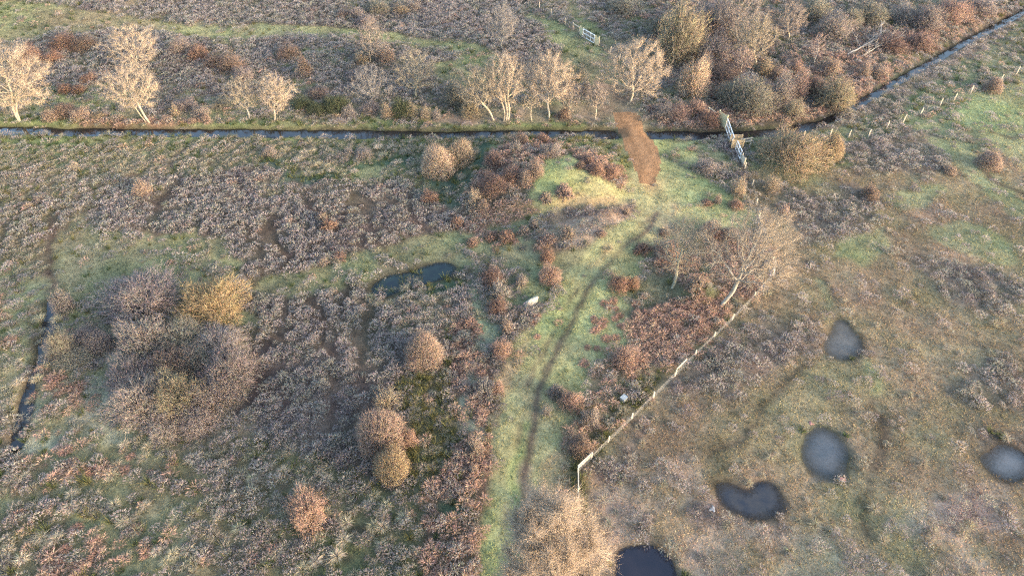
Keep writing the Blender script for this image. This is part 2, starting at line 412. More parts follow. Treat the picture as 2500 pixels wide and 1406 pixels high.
# wandering animal paths through the heather
for pts in ([(850, 690), (830, 780), (810, 900), (830, 1000), (815, 1080)], [(700, 720), (660, 800), (640, 900), (650, 960)], [(560, 980), (620, 930), (660, 850), (700, 790)], [(600, 800), (598, 850), (640, 900)], [(580, 1010), (640, 960), (700, 900)], [(770, 700), (760, 760), (790, 850)], [(655, 500), (665, 560), (650, 620)], [(900, 470), (905, 540), (880, 600)], [(380, 560), (400, 500), (450, 440)],
            [(900, 760), (890, 860), (920, 960), (890, 1040)], [(680, 520), (700, 580), (690, 640)], [(860, 450), (900, 520), (940, 580), (960, 610)], [(720, 440), (760, 500), (800, 560)],
            [(130, 520), (140, 600), (128, 700)], [(420, 420), (440, 380), (470, 350)], [(990, 470), (1030, 530), (1080, 560)], [(600, 560), (640, 620), (600, 680)]):
    stroke('gap', pts, .30)
paint('wet', [(1060, 650), (1150, 645), (1145, 690), (1070, 712), (960, 722), (1000, 700)], .75, 2, 80)
crk = np.minimum(np.abs(fbm(gx + .6 * nz, gy, 6.5, 3, 401)), np.abs(fbm(gx, gy * .8 + .6 * nz, 5.0, 3, 402)) * 1.4)
hz = np.isin(zone, [NAMES.index(k) for k in ('heath', 'marshh', 'marsh', 'mix', 'fernd')])
zone[hz & (crk < .012) & (fbm(gx, gy, 8, 2, 403) > -.05)] = NAMES.index('gap')
weed = blur(inpoly(gx, gy, PONDM['teal']).astype(float), 2) * (fbm(gx, gy, 1.8, 3, 410) + .25 * fbm(gx, gy, 6, 2, 411) > .24)
zone[weed > .3] = NAMES.index('rush')
COVR = RV[zone]
gapm = blur((zone == NAMES.index('gap')).astype(float), 1) > .30
COVR = blur(COVR, 1, 1)
COVR[..., 3:6] *= (1 - .95 * gapm)[..., None]
# water carries nothing; the causeway and the ruts are bare
sub = blur(((dd < 2.5) & (Hh < -.42) | (ds_ < 1.6) & (Hh < -.26) | (pond_b > .02) & (Hh < -.13)).astype(float), 1)
drop = np.maximum(np.clip(1 - 1.5 * sub, 0, 1), .8 * (weed > .3)) * np.clip(1 - 1.6 * cause_b, 0, 1)
COVR[..., 3:] *= drop[..., None]
bank_c = np.array([.040, .038, .030])
wm = np.clip(sub * 1.3, 0, 1)[..., None]
COVR[..., :3] = COVR[..., :3] * (1 - wm) + bank_c * wm
RUT1 = smooth_line(pix([(1600, 520), (1572, 566), (1500, 628), (1455, 672), (1418, 735), (1385, 800), (1352, 878), (1322, 945), (1302, 1005), (1287, 1075), (1274, 1150), (1262, 1240)]), .6)
RUT2 = smooth_line(pix([(1580, 530), (1540, 575), (1470, 640), (1400, 715), (1342, 828), (1290, 955), (1256, 1075), (1232, 1200), (1215, 1330), (1208, 1420)]), .6)
rutn = fbm(gx, gy, 3.5, 3, 77)
rut = np.exp(-(segdist(WX * .35 + gx * .65, WY * .35 + gy * .65, RUT1) / 0.38) ** 2) * (.55 + .55 * sstep(-0.5, 0.1, rutn))
rut = np.maximum(rut, .75 * np.exp(-(segdist(WX * .35 + gx * .65, WY * .35 + gy * .65, RUT2) / 0.34) ** 2) * sstep(-0.25, 0.35, rutn))
rut = np.clip(rut * 1.1, 0, 1)
mudc = np.array([.058, .049, .044])
COVR[..., :3] = COVR[..., :3] * (1 - .85 * rut[..., None]) + mudc * .85 * rut[..., None]
COVR[..., 3:] *= (1 - rut)[..., None]
cw = np.array([.138, .088, .052])
fade = np.clip(blur(inpoly(PXW, PYW, [(1560, 430), (1600, 430), (1606, 462), (1590, 480), (1566, 470)]).astype(float), 3), 0, 1)[..., None] * .7
cw = cw * (1 + .30 * fbm(gx + .3 * gy, gy * .35, .6, 3, 88))[..., None]
COVR[..., :3] = COVR[..., :3] * (1 - fade) + cw * fade
COVR[..., 3:] *= (1 - .9 * np.clip(fade - .2, 0, 1)) * (1 - cause_m[..., None])

def colvar(x, y):                 # slow drifts of brightness and hue in the turf
    b = 1 + .28 * fbm(x, y, 9, 3, 302) + .18 * fbm(x, y, 2.6, 2, 305)
    g = .16 * fbm(x, y, 13, 3, 303) + .10 * fbm(x, y, 3.5, 2, 304)
    return np.stack([b * (1.06 - .8 * g), b * (.99 + .3 * g), b * (.86 - .5 * g)], -1)

# ------------------------------------------------------------------ materials
def new_mat(name):
    m = bpy.data.materials.new(name)
    m.use_nodes = True
    nt = m.node_tree
    for n in list(nt.nodes):
        nt.nodes.remove(n)
    out = nt.nodes.new("ShaderNodeOutputMaterial")
    return m, nt, out

def node(nt, kind, **kw):
    n = nt.nodes.new(kind)
    for k, v in kw.items():
        setattr(n, k, v)
    return n

def plant_material(name, use_object, transl=0.25):
    m, nt, out = new_mat(name)
    at = node(nt, "ShaderNodeAttribute", attribute_name="Col")
    c = at.outputs["Color"]
    if use_object:
        oi = node(nt, "ShaderNodeObjectInfo")
        mx = node(nt, "ShaderNodeMix", data_type='RGBA', blend_type='MULTIPLY')
        mx.inputs[0].default_value = 1.0
        nt.links.new(oi.outputs["Color"], mx.inputs[6])
        nt.links.new(c, mx.inputs[7])
        c = mx.outputs[2]
    d = node(nt, "ShaderNodeBsdfDiffuse")
    t = node(nt, "ShaderNodeBsdfTranslucent")
    s = node(nt, "ShaderNodeMixShader")
    s.inputs[0].default_value = transl
    nt.links.new(c, d.inputs[0]); nt.links.new(c, t.inputs[0])
    nt.links.new(d.outputs[0], s.inputs[1]); nt.links.new(t.outputs[0], s.inputs[2])
    nt.links.new(s.outputs[0], out.inputs[0])
    return m

M_VEG = plant_material("ground_plants", False, 0.48)
M_PLANT = plant_material("twigs_and_blades", True, 0.38)

def ground_material():
    m, nt, out = new_mat("heath_soil_and_turf")
    at = node(nt, "ShaderNodeAttribute", attribute_name="Col")
    tc = node(nt, "ShaderNodeTexCoord")
    n1 = node(nt, "ShaderNodeTexNoise"); n1.inputs["Scale"].default_value = 1.7; n1.inputs["Detail"].default_value = 6; n1.inputs["Roughness"].default_value = .7
    n2 = node(nt, "ShaderNodeTexNoise"); n2.inputs["Scale"].default_value = 7.0; n2.inputs["Detail"].default_value = 5; n2.inputs["Roughness"].default_value = .75
    for n in (n1, n2):
        nt.links.new(tc.outputs["Object"], n.inputs["Vector"])
    r1 = node(nt, "ShaderNodeMapRange"); r1.inputs[1].default_value = .3; r1.inputs[2].default_value = .7; r1.inputs[3].default_value = .72; r1.inputs[4].default_value = 1.28
    r2 = node(nt, "ShaderNodeMapRange"); r2.inputs[1].default_value = .3; r2.inputs[2].default_value = .7; r2.inputs[3].default_value = .62; r2.inputs[4].default_value = 1.38
    nt.links.new(n1.outputs[0], r1.inputs[0]); nt.links.new(n2.outputs[0], r2.inputs[0])
    mu = node(nt, "ShaderNodeMath", operation='MULTIPLY')
    nt.links.new(r1.outputs[0], mu.inputs[0]); nt.links.new(r2.outputs[0], mu.inputs[1])
    vm = node(nt, "ShaderNodeVectorMath", operation='SCALE')
    nt.links.new(at.outputs["Color"], vm.inputs[0]); nt.links.new(mu.outputs[0], vm.inputs["Scale"])
    b = node(nt, "ShaderNodeBsdfDiffuse"); b.inputs["Roughness"].default_value = 1.0
    bp = node(nt, "ShaderNodeBump"); bp.inputs["Strength"].default_value = .8; bp.inputs["Distance"].default_value = .12
    nt.links.new(n2.outputs[0], bp.inputs["Height"])
    nt.links.new(vm.outputs[0], b.inputs[0]); nt.links.new(bp.outputs[0], b.inputs["Normal"])
    nt.links.new(b.outputs[0], out.inputs[0])
    return m

M_GROUND = ground_material()

def noise_mat(name, c1, c2, scale=6.0, rough=.8, metal=0.0, bump_=.2, stretch=(1, 1, 1), spec=.3):
    m, nt, out = new_mat(name)
    tc = node(nt, "ShaderNodeTexCoord")
    mp = node(nt, "ShaderNodeMapping"); mp.inputs["Scale"].default_value = stretch
    n1 = node(nt, "ShaderNodeTexNoise"); n1.inputs["Scale"].default_value = scale; n1.inputs["Detail"].default_value = 6; n1.inputs["Roughness"].default_value = .65
    nt.links.new(tc.outputs["Object"], mp.inputs[0]); nt.links.new(mp.outputs[0], n1.inputs["Vector"])
    cr = node(nt, "ShaderNodeValToRGB")
    cr.color_ramp.elements[0].position, cr.color_ramp.elements[1].position = .32, .68
    cr.color_ramp.elements[0].color, cr.color_ramp.elements[1].color = (*c1, 1), (*c2, 1)
    nt.links.new(n1.outputs[0], cr.inputs[0])
    b = node(nt, "ShaderNodeBsdfPrincipled")
    b.inputs["Roughness"].default_value = rough; b.inputs["Metallic"].default_value = metal
    b.inputs["Specular IOR Level"].default_value = spec
    bp = node(nt, "ShaderNodeBump"); bp.inputs["Strength"].default_value = bump_; bp.inputs["Distance"].default_value = .05
    nt.links.new(n1.outputs[0], bp.inputs["Height"]); nt.links.new(bp.outputs[0], b.inputs["Normal"])
    nt.links.new(cr.outputs[0], b.inputs["Base Color"]); nt.links.new(b.outputs[0], out.inputs[0])
    return m

M_WATER = noise_mat("ditch_water", (.008, .008, .009), (.016, .015, .014), .8, .06, 0, .03, spec=.32)
M_WOOD = noise_mat("weathered_fence_wood", (.32, .27, .20), (.48, .41, .315), 9, .8, 0, .2, (1, 1, .2))
M_NEWWOOD = noise_mat("new_orange_wood", (.50, .31, .15), (.66, .45, .24), 9, .7, 0, .2, (1, 1, .2))
M_MOSSWOOD = noise_mat("mossy_boards", (.30, .28, .16), (.46, .41, .27), 5, .85, 0, .2, (1, 1, .3))
M_ZINC = noise_mat("galvanised_steel", (.62, .64, .65), (.78, .80, .80), 14, .45, .25, .05)
M_WIRE = noise_mat("fence_wire", (.22, .21, .19), (.33, .315, .285), 20, .5, .3, .02)
M_ROCK = noise_mat("lichened_stone", (.15, .14, .11), (.35, .32, .25), 4.5, .9, 0, .8)
M_BOX = noise_mat("pale_painted_metal", (.16, .18, .188), (.25, .27, .275), 8, .6, 0, .05)
M_RED = noise_mat("faded_red_plastic", (.20, .095, .08), (.29, .14, .12), 8, .6, 0, .05)
M_WHITE = noise_mat("dirty_white_plastic", (.20, .195, .19), (.31, .305, .30), 8, .6, 0, .05)
M_DEADWOOD = noise_mat("bleached_dead_wood", (.19, .172, .152), (.30, .275, .24), 7, .85, 0, .3)

# ------------------------------------------------------------------ mesh helpers
def tag(o, label=None, cat=None, group=None, kind=None):
    if label: o["label"] = label
    if cat: o["category"] = cat
    if group: o["group"] = group
    if kind: o["kind"] = kind
    return o

def link(name, me, mat, parent=None, color=None):
    o = bpy.data.objects.new(name, me)
    if me is not None and mat is not None and not me.materials:
        me.materials.append(mat)
    COL.objects.link(o)
    if parent is not None:
        o.parent = parent
    if color is not None:
        o.color = (*color, 1.0)
    return o

def mesh_raw(name, verts, tris, colors=None, smooth=False):
    verts = np.asarray(verts, np.float32)
    tris = np.asarray(tris, np.int32)
    k = tris.shape[1]
    me = bpy.data.meshes.new(name)
    me.vertices.add(len(verts)); me.vertices.foreach_set("co", verts.ravel())
    me.loops.add(tris.size); me.loops.foreach_set("vertex_index", tris.ravel())
    me.polygons.add(len(tris)); me.polygons.foreach_set("loop_start", np.arange(0, tris.size, k, dtype=np.int32))
    if smooth:
        me.polygons.foreach_set("use_smooth", np.ones(len(tris), bool))
    if colors is not None:
        a = me.attributes.new("Col", 'FLOAT_COLOR', 'FACE')
        c = np.ones((len(tris), 4), np.float32)
        c[:, :3] = colors
        a.data.foreach_set("color", c.ravel())
    me.update()
    return me

def unit(v):
    return v / np.maximum(np.linalg.norm(v, axis=-1, keepdims=True), 1e-9)

def pyramids(P, D, L, R, R2=None):
    """Tapering three-sided twigs: bases P, unit directions D, lengths L, base radii R."""
    n = len(P)
    D = unit(D)
    a = np.where(np.abs(D[:, 2:3]) < .9, np.array([[0, 0, 1.0]]), np.array([[1.0, 0, 0]]))
    U = unit(np.cross(D, a)); V = np.cross(D, U)
    ph = rng.random(n)[:, None] * 6.28
    vs = []
    for k in range(3):
        an = ph + k * 2.0944
        vs.append(P + (U * np.cos(an) + V * np.sin(an)) * R[:, None])
    vs.append(P + D * L[:, None])
    V4 = np.stack(vs, 1).reshape(-1, 3)
    b = np.arange(n)[:, None] * 4
    T = np.concatenate([b + np.array([[0, 1, 3]]), b + np.array([[1, 2, 3]]), b + np.array([[2, 0, 3]])], 1).reshape(-1, 3)
    return V4, T

def tubes(nodes, par, rad, sides=5):
    """One tapered tube segment from every node to its parent."""
    nodes = np.asarray(nodes, float); par = np.asarray(par); rad = np.asarray(rad)
    idx = np.where(par >= 0)[0]
    d = np.zeros_like(nodes)
    d[idx] = unit(nodes[idx] - nodes[par[idx]])
    d[par < 0] = (0, 0, 1)
    a = np.where(np.abs(d[:, 2:3]) < .95, np.array([[0, 0, 1.0]]), np.array([[1.0, 0, 0]]))
    U = unit(np.cross(d, a)); V = np.cross(d, U)
    ring = []
    for k in range(sides):
        an = 2 * math.pi * k / sides
        ring.append((U * math.cos(an) + V * math.sin(an)))
    ring = np.stack(ring, 1)                                    # n, sides, 3 (unit)
    vt = nodes[idx][:, None] + ring[idx] * rad[idx][:, None, None]
    pr = np.minimum(rad[par[idx]], rad[idx] * 1.35)
    vb = nodes[par[idx]][:, None] + ring[idx] * pr[:, None, None] - d[idx][:, None] * pr[:, None, None] * .25
    Vv = np.concatenate([vb, vt], 1).reshape(-1, 3)
    base = np.arange(len(idx))[:, None] * (2 * sides)
    Q = []
    for k in range(sides):
        k2 = (k + 1) % sides
        Q.append(base + np.array([[k, k2, sides + k2, sides + k]]))
    return Vv, np.concatenate(Q, 1).reshape(-1, 4)

class MB:
    def __init__(s): s.v, s.f = [], []
    def box(s, c, size, rot=None, taper=1.0):
        hx, hy, hz = size[0] / 2, size[1] / 2, size[2] / 2
        b = len(s.v)
        for z in (-hz, hz):
            k = taper if z > 0 else 1
            for x, y in ((-hx, -hy), (hx, -hy), (hx, hy), (-hx, hy)):
                p = Vector((x * k, y * k, z))
                if rot is not None: p = rot @ p
                s.v.append(tuple(p + Vector(c)))
        for f in ((0, 3, 2, 1), (4, 5, 6, 7), (0, 1, 5, 4), (1, 2, 6, 5), (2, 3, 7, 6), (3, 0, 4, 7)):
            s.f.append(tuple(b + i for i in f))
    def bar(s, p, q, r, sides=6, r2=None):
        p, q = Vector(p), Vector(q); d = q - p
        if d.length < 1e-6: return
        rot = d.to_track_quat('Z', 'Y').to_matrix()
        b = len(s.v)
        for z, rr in ((0, r), (d.length, r if r2 is None else r2)):
            for k in range(sides):
                a = 2 * math.pi * k / sides
                s.v.append(tuple(p + rot @ Vector((rr * math.cos(a), rr * math.sin(a), z))))
        for k in range(sides):
            k2 = (k + 1) % sides
            s.f.append((b + k, b + k2, b + sides + k2, b + sides + k))
        s.f.append(tuple(b + k for k in reversed(range(sides)))); s.f.append(tuple(b + sides + k for k in range(sides)))
    def mesh(s, name):
        me = bpy.data.meshes.new(name); me.from_pydata(s.v, [], s.f); me.update()
        return me
    def build(s, name, mat, parent=None):
        return link(name, s.mesh(name), mat, parent)

def empty(name, loc, rz=0.0):
    o = bpy.data.objects.new(name, None)
    o.empty_display_size = .3
    COL.objects.link(o)
    o.location = loc; o.rotation_euler = (0, 0, rz)
    return o

# ------------------------------------------------------------------ the ground: one sheet, its faces shared out to heath, track and causeway
STEP = 0.32
def axis(lo, hi, step, far_lo, far_hi):
    c = list(np.arange(lo, hi, step))
    s, x = step, c[-1]
    while x < far_hi: s *= 1.35; x += s; c.append(x)
    s, x, pre = step, c[0], []
    while x > far_lo: s *= 1.35; x -= s; pre.append(x)
    return np.array(pre[::-1] + c)
ax = axis(-122, 122, STEP, -1500, 1500)
ay = axis(10, 162, STEP, -400, 3000)
X, Y = np.meshgrid(ax, ay)
Z = sample(Hh, X, Y)
CC = sample(COVR, X, Y)[..., :3]
CC = CC * (1 + .22 * fbm(X, Y, 1.1, 3, 301))[..., None] * colvar(X, Y)
na, nb = len(ax), len(ay)
V = np.stack([X, Y, Z], -1).reshape(-1, 3)
ii = (np.arange(nb - 1)[:, None] * na + np.arange(na - 1)[None]).ravel()
Q = np.stack([ii, ii + 1, ii + na + 1, ii + na], 1)
cxq, cyq = V[Q].mean(1)[:, 0], V[Q].mean(1)[:, 1]
is_cause = sample(cause_m, cxq, cyq) > .5
is_track = (~is_cause) & (sample(dt_, cxq, cyq) < 1.75 + .3 * fbm(cxq, cyq, 2, 2, 55)) & (cyq < 92) & (cyq > 12) & (sample(WATER, cxq, cyq) < .1)
def sheet(name, sel, own=None):
    q = Q[sel]
    u, inv = np.unique(q, return_inverse=True)
    me = mesh_raw(name, V[u], inv.reshape(q.shape), None, True)
    a = me.attributes.new("Col", 'FLOAT_COLOR', 'POINT')
    c = np.ones((len(u), 4), np.float32); c[:, :3] = np.clip((CC if own is None else own).reshape(-1, 3)[u], .01, .9)
    a.data.foreach_set("color", c.ravel())
    return tag(link(name, me, M_GROUND), kind="structure")
sheet("ground", ~(is_cause | is_track))
sheet("path", is_track)
cl = [ray_plane(*p) for p in ((1526, 276), (1545, 320), (1568, 370), (1583, 410), (1580, 455))]
cd = segdist(X, Y, [tuple(map(float, p)) for p in cl])
CW = np.array([.178, .108, .062]) * (1 + .16 * fbm(X * 3 + Y, Y, .8, 3, 88) - .16 * np.exp(-((cd - .95) / .22) ** 2) + .10 * fbm(X, Y, 3, 2, 89))[..., None]
sheet("dirt_road", is_cause, CW)

# ------------------------------------------------------------------ water
def ribbon(name, line, hw, z, mat):
    P = np.array(line); T = np.gradient(P, axis=0); T = T / np.linalg.norm(T, axis=1)[:, None]
    N = np.stack([-T[:, 1], T[:, 0]], 1)
    L, R = P + N * hw, P - N * hw
    n = len(P)
    v = np.concatenate([np.c_[L, np.full(n, z)], np.c_[R, np.full(n, z)]])
    i = np.arange(n - 1)
    return tag(link(name, mesh_raw(name, v, np.stack([n + i, n + i + 1, i + 1, i], 1)), mat), kind="structure")
ribbon("ditch_water", DITCH, 2.0, -.50, M_WATER)
ribbon("stream_water", STREAM, 1.2, -.30, M_WATER)
def pond_material(name, c1, c2, scale, rough, murk, spec=.5):
    m = noise_mat(name, c1, c2, scale, rough, 0, .06, spec=spec)
    nt = m.node_tree
    out = next(n for n in nt.nodes if n.type == 'OUTPUT_MATERIAL'); b = next(n for n in nt.nodes if n.type == 'BSDF_PRINCIPLED')
    at = node(nt, "ShaderNodeAttribute", attribute_name="Depth")
    ns = node(nt, "ShaderNodeTexNoise"); ns.inputs["Scale"].default_value = 5.0; ns.inputs["Detail"].default_value = 4
    tc = node(nt, "ShaderNodeTexCoord"); nt.links.new(tc.outputs["Object"], ns.inputs["Vector"])
    ad = node(nt, "ShaderNodeMath", operation='MULTIPLY_ADD'); ad.inputs[1].default_value = .22
    nt.links.new(ns.outputs[0], ad.inputs[0]); nt.links.new(at.outputs["Fac"], ad.inputs[2])
    mr = node(nt, "ShaderNodeMapRange"); mr.inputs[1].default_value = .08; mr.inputs[2].default_value = .08 + murk; mr.inputs[3].default_value = .12
    nt.links.new(ad.outputs[0], mr.inputs[0])
    tr = node(nt, "ShaderNodeBsdfTransparent"); mx = node(nt, "ShaderNodeMixShader")
    nt.links.new(mr.outputs[0], mx.inputs[0]); nt.links.new(tr.outputs[0], mx.inputs[1]); nt.links.new(b.outputs[0], mx.inputs[2]); nt.links.new(mx.outputs[0], out.inputs[0])
    return m
POND_LEVEL = -.15
for k, m in (('teal', pond_material("weedy_pond_water", (.004, .007, .011), (.010, .019, .017), .8, .2, .14, .3)),
             ('triangle', pond_material("pale_pond_ice", (.070, .073, .074), (.115, .113, .106), 1.2, .5, .45, .3)),
             ('round', pond_material("cloudy_pond_ice", (.036, .044, .050), (.064, .066, .068), .5, .22, .34, .5)),
             ('heart', pond_material("murky_pond_water", (.010, .013, .020), (.034, .031, .028), .7, .2, .22, .4)),
             ('near', pond_material("dark_pond_water", (.006, .007, .013), (.012, .011, .016), .6, .10, .12, .4)),
             ('right', pond_material("grey_pond_ice", (.040, .048, .054), (.068, .070, .072), .5, .25, .34, .5))):
    p = np.array(PONDM[k]); c = p.mean(0)
    x0, y0 = p.min(0) - 1.2; x1, y1 = p.max(0) + 1.2
    px_, py_ = np.meshgrid(np.arange(x0, x1, .25), np.arange(y0, y1, .25))
    nxx = px_.shape[1]
    i = (np.arange(px_.shape[0] - 1)[:, None] * nxx + np.arange(nxx - 1)[None]).ravel()
    f = np.stack([i, i + 1, i + nxx + 1, i + nxx], 1)
    v = np.c_[px_.ravel(), py_.ravel(), np.full(px_.size, POND_LEVEL)]
    f = f[height(v[f][..., 0], v[f][..., 1]).min(1) < POND_LEVEL + .05]
    u, inv = np.unique(f, return_inverse=True)
    me = mesh_raw("pond_water", v[u], inv.reshape(f.shape))
    at = me.attributes.new("Depth", 'FLOAT', 'POINT')
    at.data.foreach_set("value", (POND_LEVEL - height(v[u][:, 0], v[u][:, 1])).astype(np.float32))
    tag(link("pond_water", me, m), kind="structure")

# ------------------------------------------------------------------ ground plants (uncountable): heather, straw grass, bracken, rushes, turf
def scatter(dens_idx, mult, seed):
    r = np.random.default_rng(seed)
    X0, X1, Y0, Y1 = -118, 118, 14, 150
    dmax = float(COVR[..., dens_idx].max()) * mult
    g = 1 / math.sqrt(dmax)
    x, y = np.meshgrid(np.arange(X0, X1, g), np.arange(Y0, Y1, g))
    x, y = x.ravel() + g * r.uniform(-.5, .5, x.size), y.ravel() + g * r.uniform(-.5, .5, y.size)
    px, py = project(x, y, 0)
    keep = (px > -170) & (px < 2670) & (py > -110) & (py < 1560)
    x, y = x[keep], y[keep]
    d = sample(COVR, x, y)[:, dens_idx] * mult
    d *= 1 + .55 * np.clip(fbm(x, y, 2.6, 3, seed + 500), -.6, .6)
    k = r.random(len(x)) * dmax < d
    return x[k], y[k], r

def blades(x, y, r, nb, length, width, tmax, spread, color, cvar, curl=0.0, bias=(0, 0), size=None, diamond=False, lvar=.35, dome=None):
    """A tuft of nb blades at every x, y. Returns triangle soup and face colours."""
    n = len(x)
    size = np.ones(n) if size is None else size
    z = height(x, y)
    c = np.repeat(np.c_[x, y, z - .02], nb, 0); s = np.repeat(size, nb); col = np.repeat(color, nb, 0)
    m = n * nb
    az = r.random(m) * 6.2832
    th = tmax * np.sqrt(r.random(m))
    rad = spread * s * np.sqrt(r.random(m)) * (.35 + .65 * th / tmax)
    out = np.c_[np.cos(az), np.sin(az), np.zeros(m)]
    d = unit(out * np.sin(th)[:, None] + np.array([bias[0], bias[1], 0]) + np.c_[np.zeros(m), np.zeros(m), np.cos(th)])
    L = length * s * (1 - lvar + 2 * lvar * r.random(m))
    b = c + out * rad[:, None]
    if dome is not None:           # roots spread over a low cushion of radius and height dome
        rr = np.sqrt(r.random(m)); R_, H_ = dome[0] * s, dome[1] * s
        lob = 1 + .22 * np.sin(3 * az + np.repeat(r.random(n) * 6, nb)) + .12 * np.sin(5 * az + np.repeat(r.random(n) * 6, nb))
        b = c + out * (rr * R_ * lob)[:, None] + np.array([[0, 0, 1.0]]) * (H_ * np.sqrt(np.clip(1 - rr * rr, 0, 1)) * (.75 + .35 * r.random(m)))[:, None]
        d = unit(out * (rr ** 1.5 * 1.3)[:, None] + np.array([bias[0], bias[1], .75]) + .55 * r.normal(size=(m, 3)))
    side = unit(np.cross(d, r.normal(size=(m, 3))))
    w = width * np.repeat(np.sqrt(size), nb) * (.6 + .8 * r.random(m))
    cv = np.clip(1 + cvar * r.normal(size=(m, 1)), .35, 1.9)
    cc = col * cv * np.clip(1 + .06 * r.normal(size=(m, 3)), .7, 1.3)
    if curl > 0 or diamond:
        mid = b + d * (L * .55)[:, None]
        d2 = unit(d + out * curl - np.array([0, 0, curl * .9]))
        tip = mid + d2 * (L * .5)[:, None]
        l_, r_ = mid - side * w[:, None] * .5, mid + side * w[:, None] * .5
        v = np.stack([b, r_, l_, l_, r_, tip], 1).reshape(-1, 3)
        cc = np.repeat(cc, 2, 0)
    else:
        v = np.stack([b - side * w[:, None] * .5, b + side * w[:, None] * .5, b + d * L[:, None]], 1).reshape(-1, 3)
    return v, cc

def soup(name, parts, label_kind):
    v = np.concatenate([p[0] for p in parts]); c = np.concatenate([p[1] for p in parts])
    me = mesh_raw(name, v, np.arange(len(v)).reshape(-1, 3), np.clip(c, .01, .95))
    return tag(link(name, me, M_VEG), label_kind, name.replace('_', ' '), kind="stuff")

def lod(x, y, fn, far=78):
    """near clumps get more and finer blades than far ones"""
    d = np.hypot(y, CAM_H)
    nr = d < far
    out = []
    for sel, k in ((nr, 1.0), (~nr, 0.6)):
        if sel.any(): out.append(fn(x[sel], y[sel], k))
    return out

def tint(x, y, cols, seed, scale=9.0):
    """smooth mixture between kinds of colour over the heath"""
    cols = np.array(cols)
    t = np.clip((fbm(x, y, scale, 3, seed) + .5 + .22 * np.random.default_rng(seed).normal(size=len(x))), 0, .999) * (len(cols) - 1)
    i = np.minimum(t.astype(int), len(cols) - 2); f = (t - i)[:, None]
    return cols[i] * (1 - f) + cols[i + 1] * f

x, y, r = scatter(3, .52, 101)
soup("heather", lod(x, y, lambda x, y, k: blades(x, y, r, int(130 * k), .18, .074 / k ** .5, 1.25, .26,
     tint(x, y, [(.205, .182, .174), (.255, .226, .213), (.29, .255, .234), (.225, .215, .18), (  .19, .165, .16)], 61, 5), .09, size=.5 + .85 * r.random(len(x)) ** 1.2, dome=(.58, .50))),
     "grey brown heather clumps covering the heath")
x, y, r = scatter(4, .78, 102)
soup("straw_grass", lod(x, y, lambda x, y, k: blades(x, y, r, int(120 * k), .60, .030 / k ** .5, .95, .20,
     tint(x, y, [(.25, .218, .162), (.31, .266, .198), (.27, .25, .175), (.33, .285, .222)], 62), .13, curl=.9, bias=(-.30, .14), size=.5 + .8 * r.random(len(x)) ** 1.3)),
     "straw coloured grass tussocks over the wet ground")
x, y, r = scatter(5, 1.05, 103)
soup("bracken", lod(x, y, lambda x, y, k: blades(x, y, r, int(90 * k), .30, .055 / k ** .5, 1.2, .26,
     tint(x, y, [(.265, .178, .142), (.34, .232, .182), (.40, .285, .218), (.30, .208, .166)], 63, 6), .17, curl=.7, diamond=True, size=.6 + .8 * r.random(len(x)), dome=(.40, .34))),
     "rust brown dead bracken over the rough ground")
x, y, r = scatter(6, 1.2, 104)
soup("rushes", lod(x, y, lambda x, y, k: blades(x, y, r, int(40 * k), .62, .04 / k ** .5, .75, .2,
     tint(x, y, [(.060, .085, .035), (.095, .105, .045), (.14, .13, .055)], 64), .25, size=.6 + .8 * r.random(len(x)))),
     "dark green rushes and moss in the wet hollows")
x, y, r = scatter(7, 1.15, 105)
def turf(x, y, k):
    g = sample(COVR, x, y)[:, :3] * colvar(x, y)
    g = g * (1.30 + .45 * fbm(x, y, 1.4, 2, 66))[:, None] + np.array([.012, .010, .004]) * (1 + .5 * r.normal(size=(len(x), 1)))
    return blades(x, y, r, int(13 * k), .16, .052 / k ** .5, 1.2, .24, g, .11, curl=.6, bias=(-.15, .1), size=.5 + 1.1 * r.random(len(x)))
soup("turf", lod(x, y, turf), "short green and olive grass of the fields")

# ------------------------------------------------------------------ bare trees
COLS = dict(cream=(.41, .35, .28), orange=(.30, .258, .228), rust=(.27, .195, .162), grey=(.275, .262, .252), purple=(.255, .237, .238), gold=(.325, .285, .21),
            olive=(.26, .247, .19), green=(.09, .113, .075), pink=(.33, .255, .225), straw=(.335, .295, .23), brown=(.225, .187, .165), greygreen=(.235, .24, .208), bramble=(.21, .163, .150))
BARK = dict(pale=(.40, .345, .265), grey=(.29, .275, .245), white=(.46, .43, .39), brown=(.25, .20, .15), mossy=(.29, .285, .225))

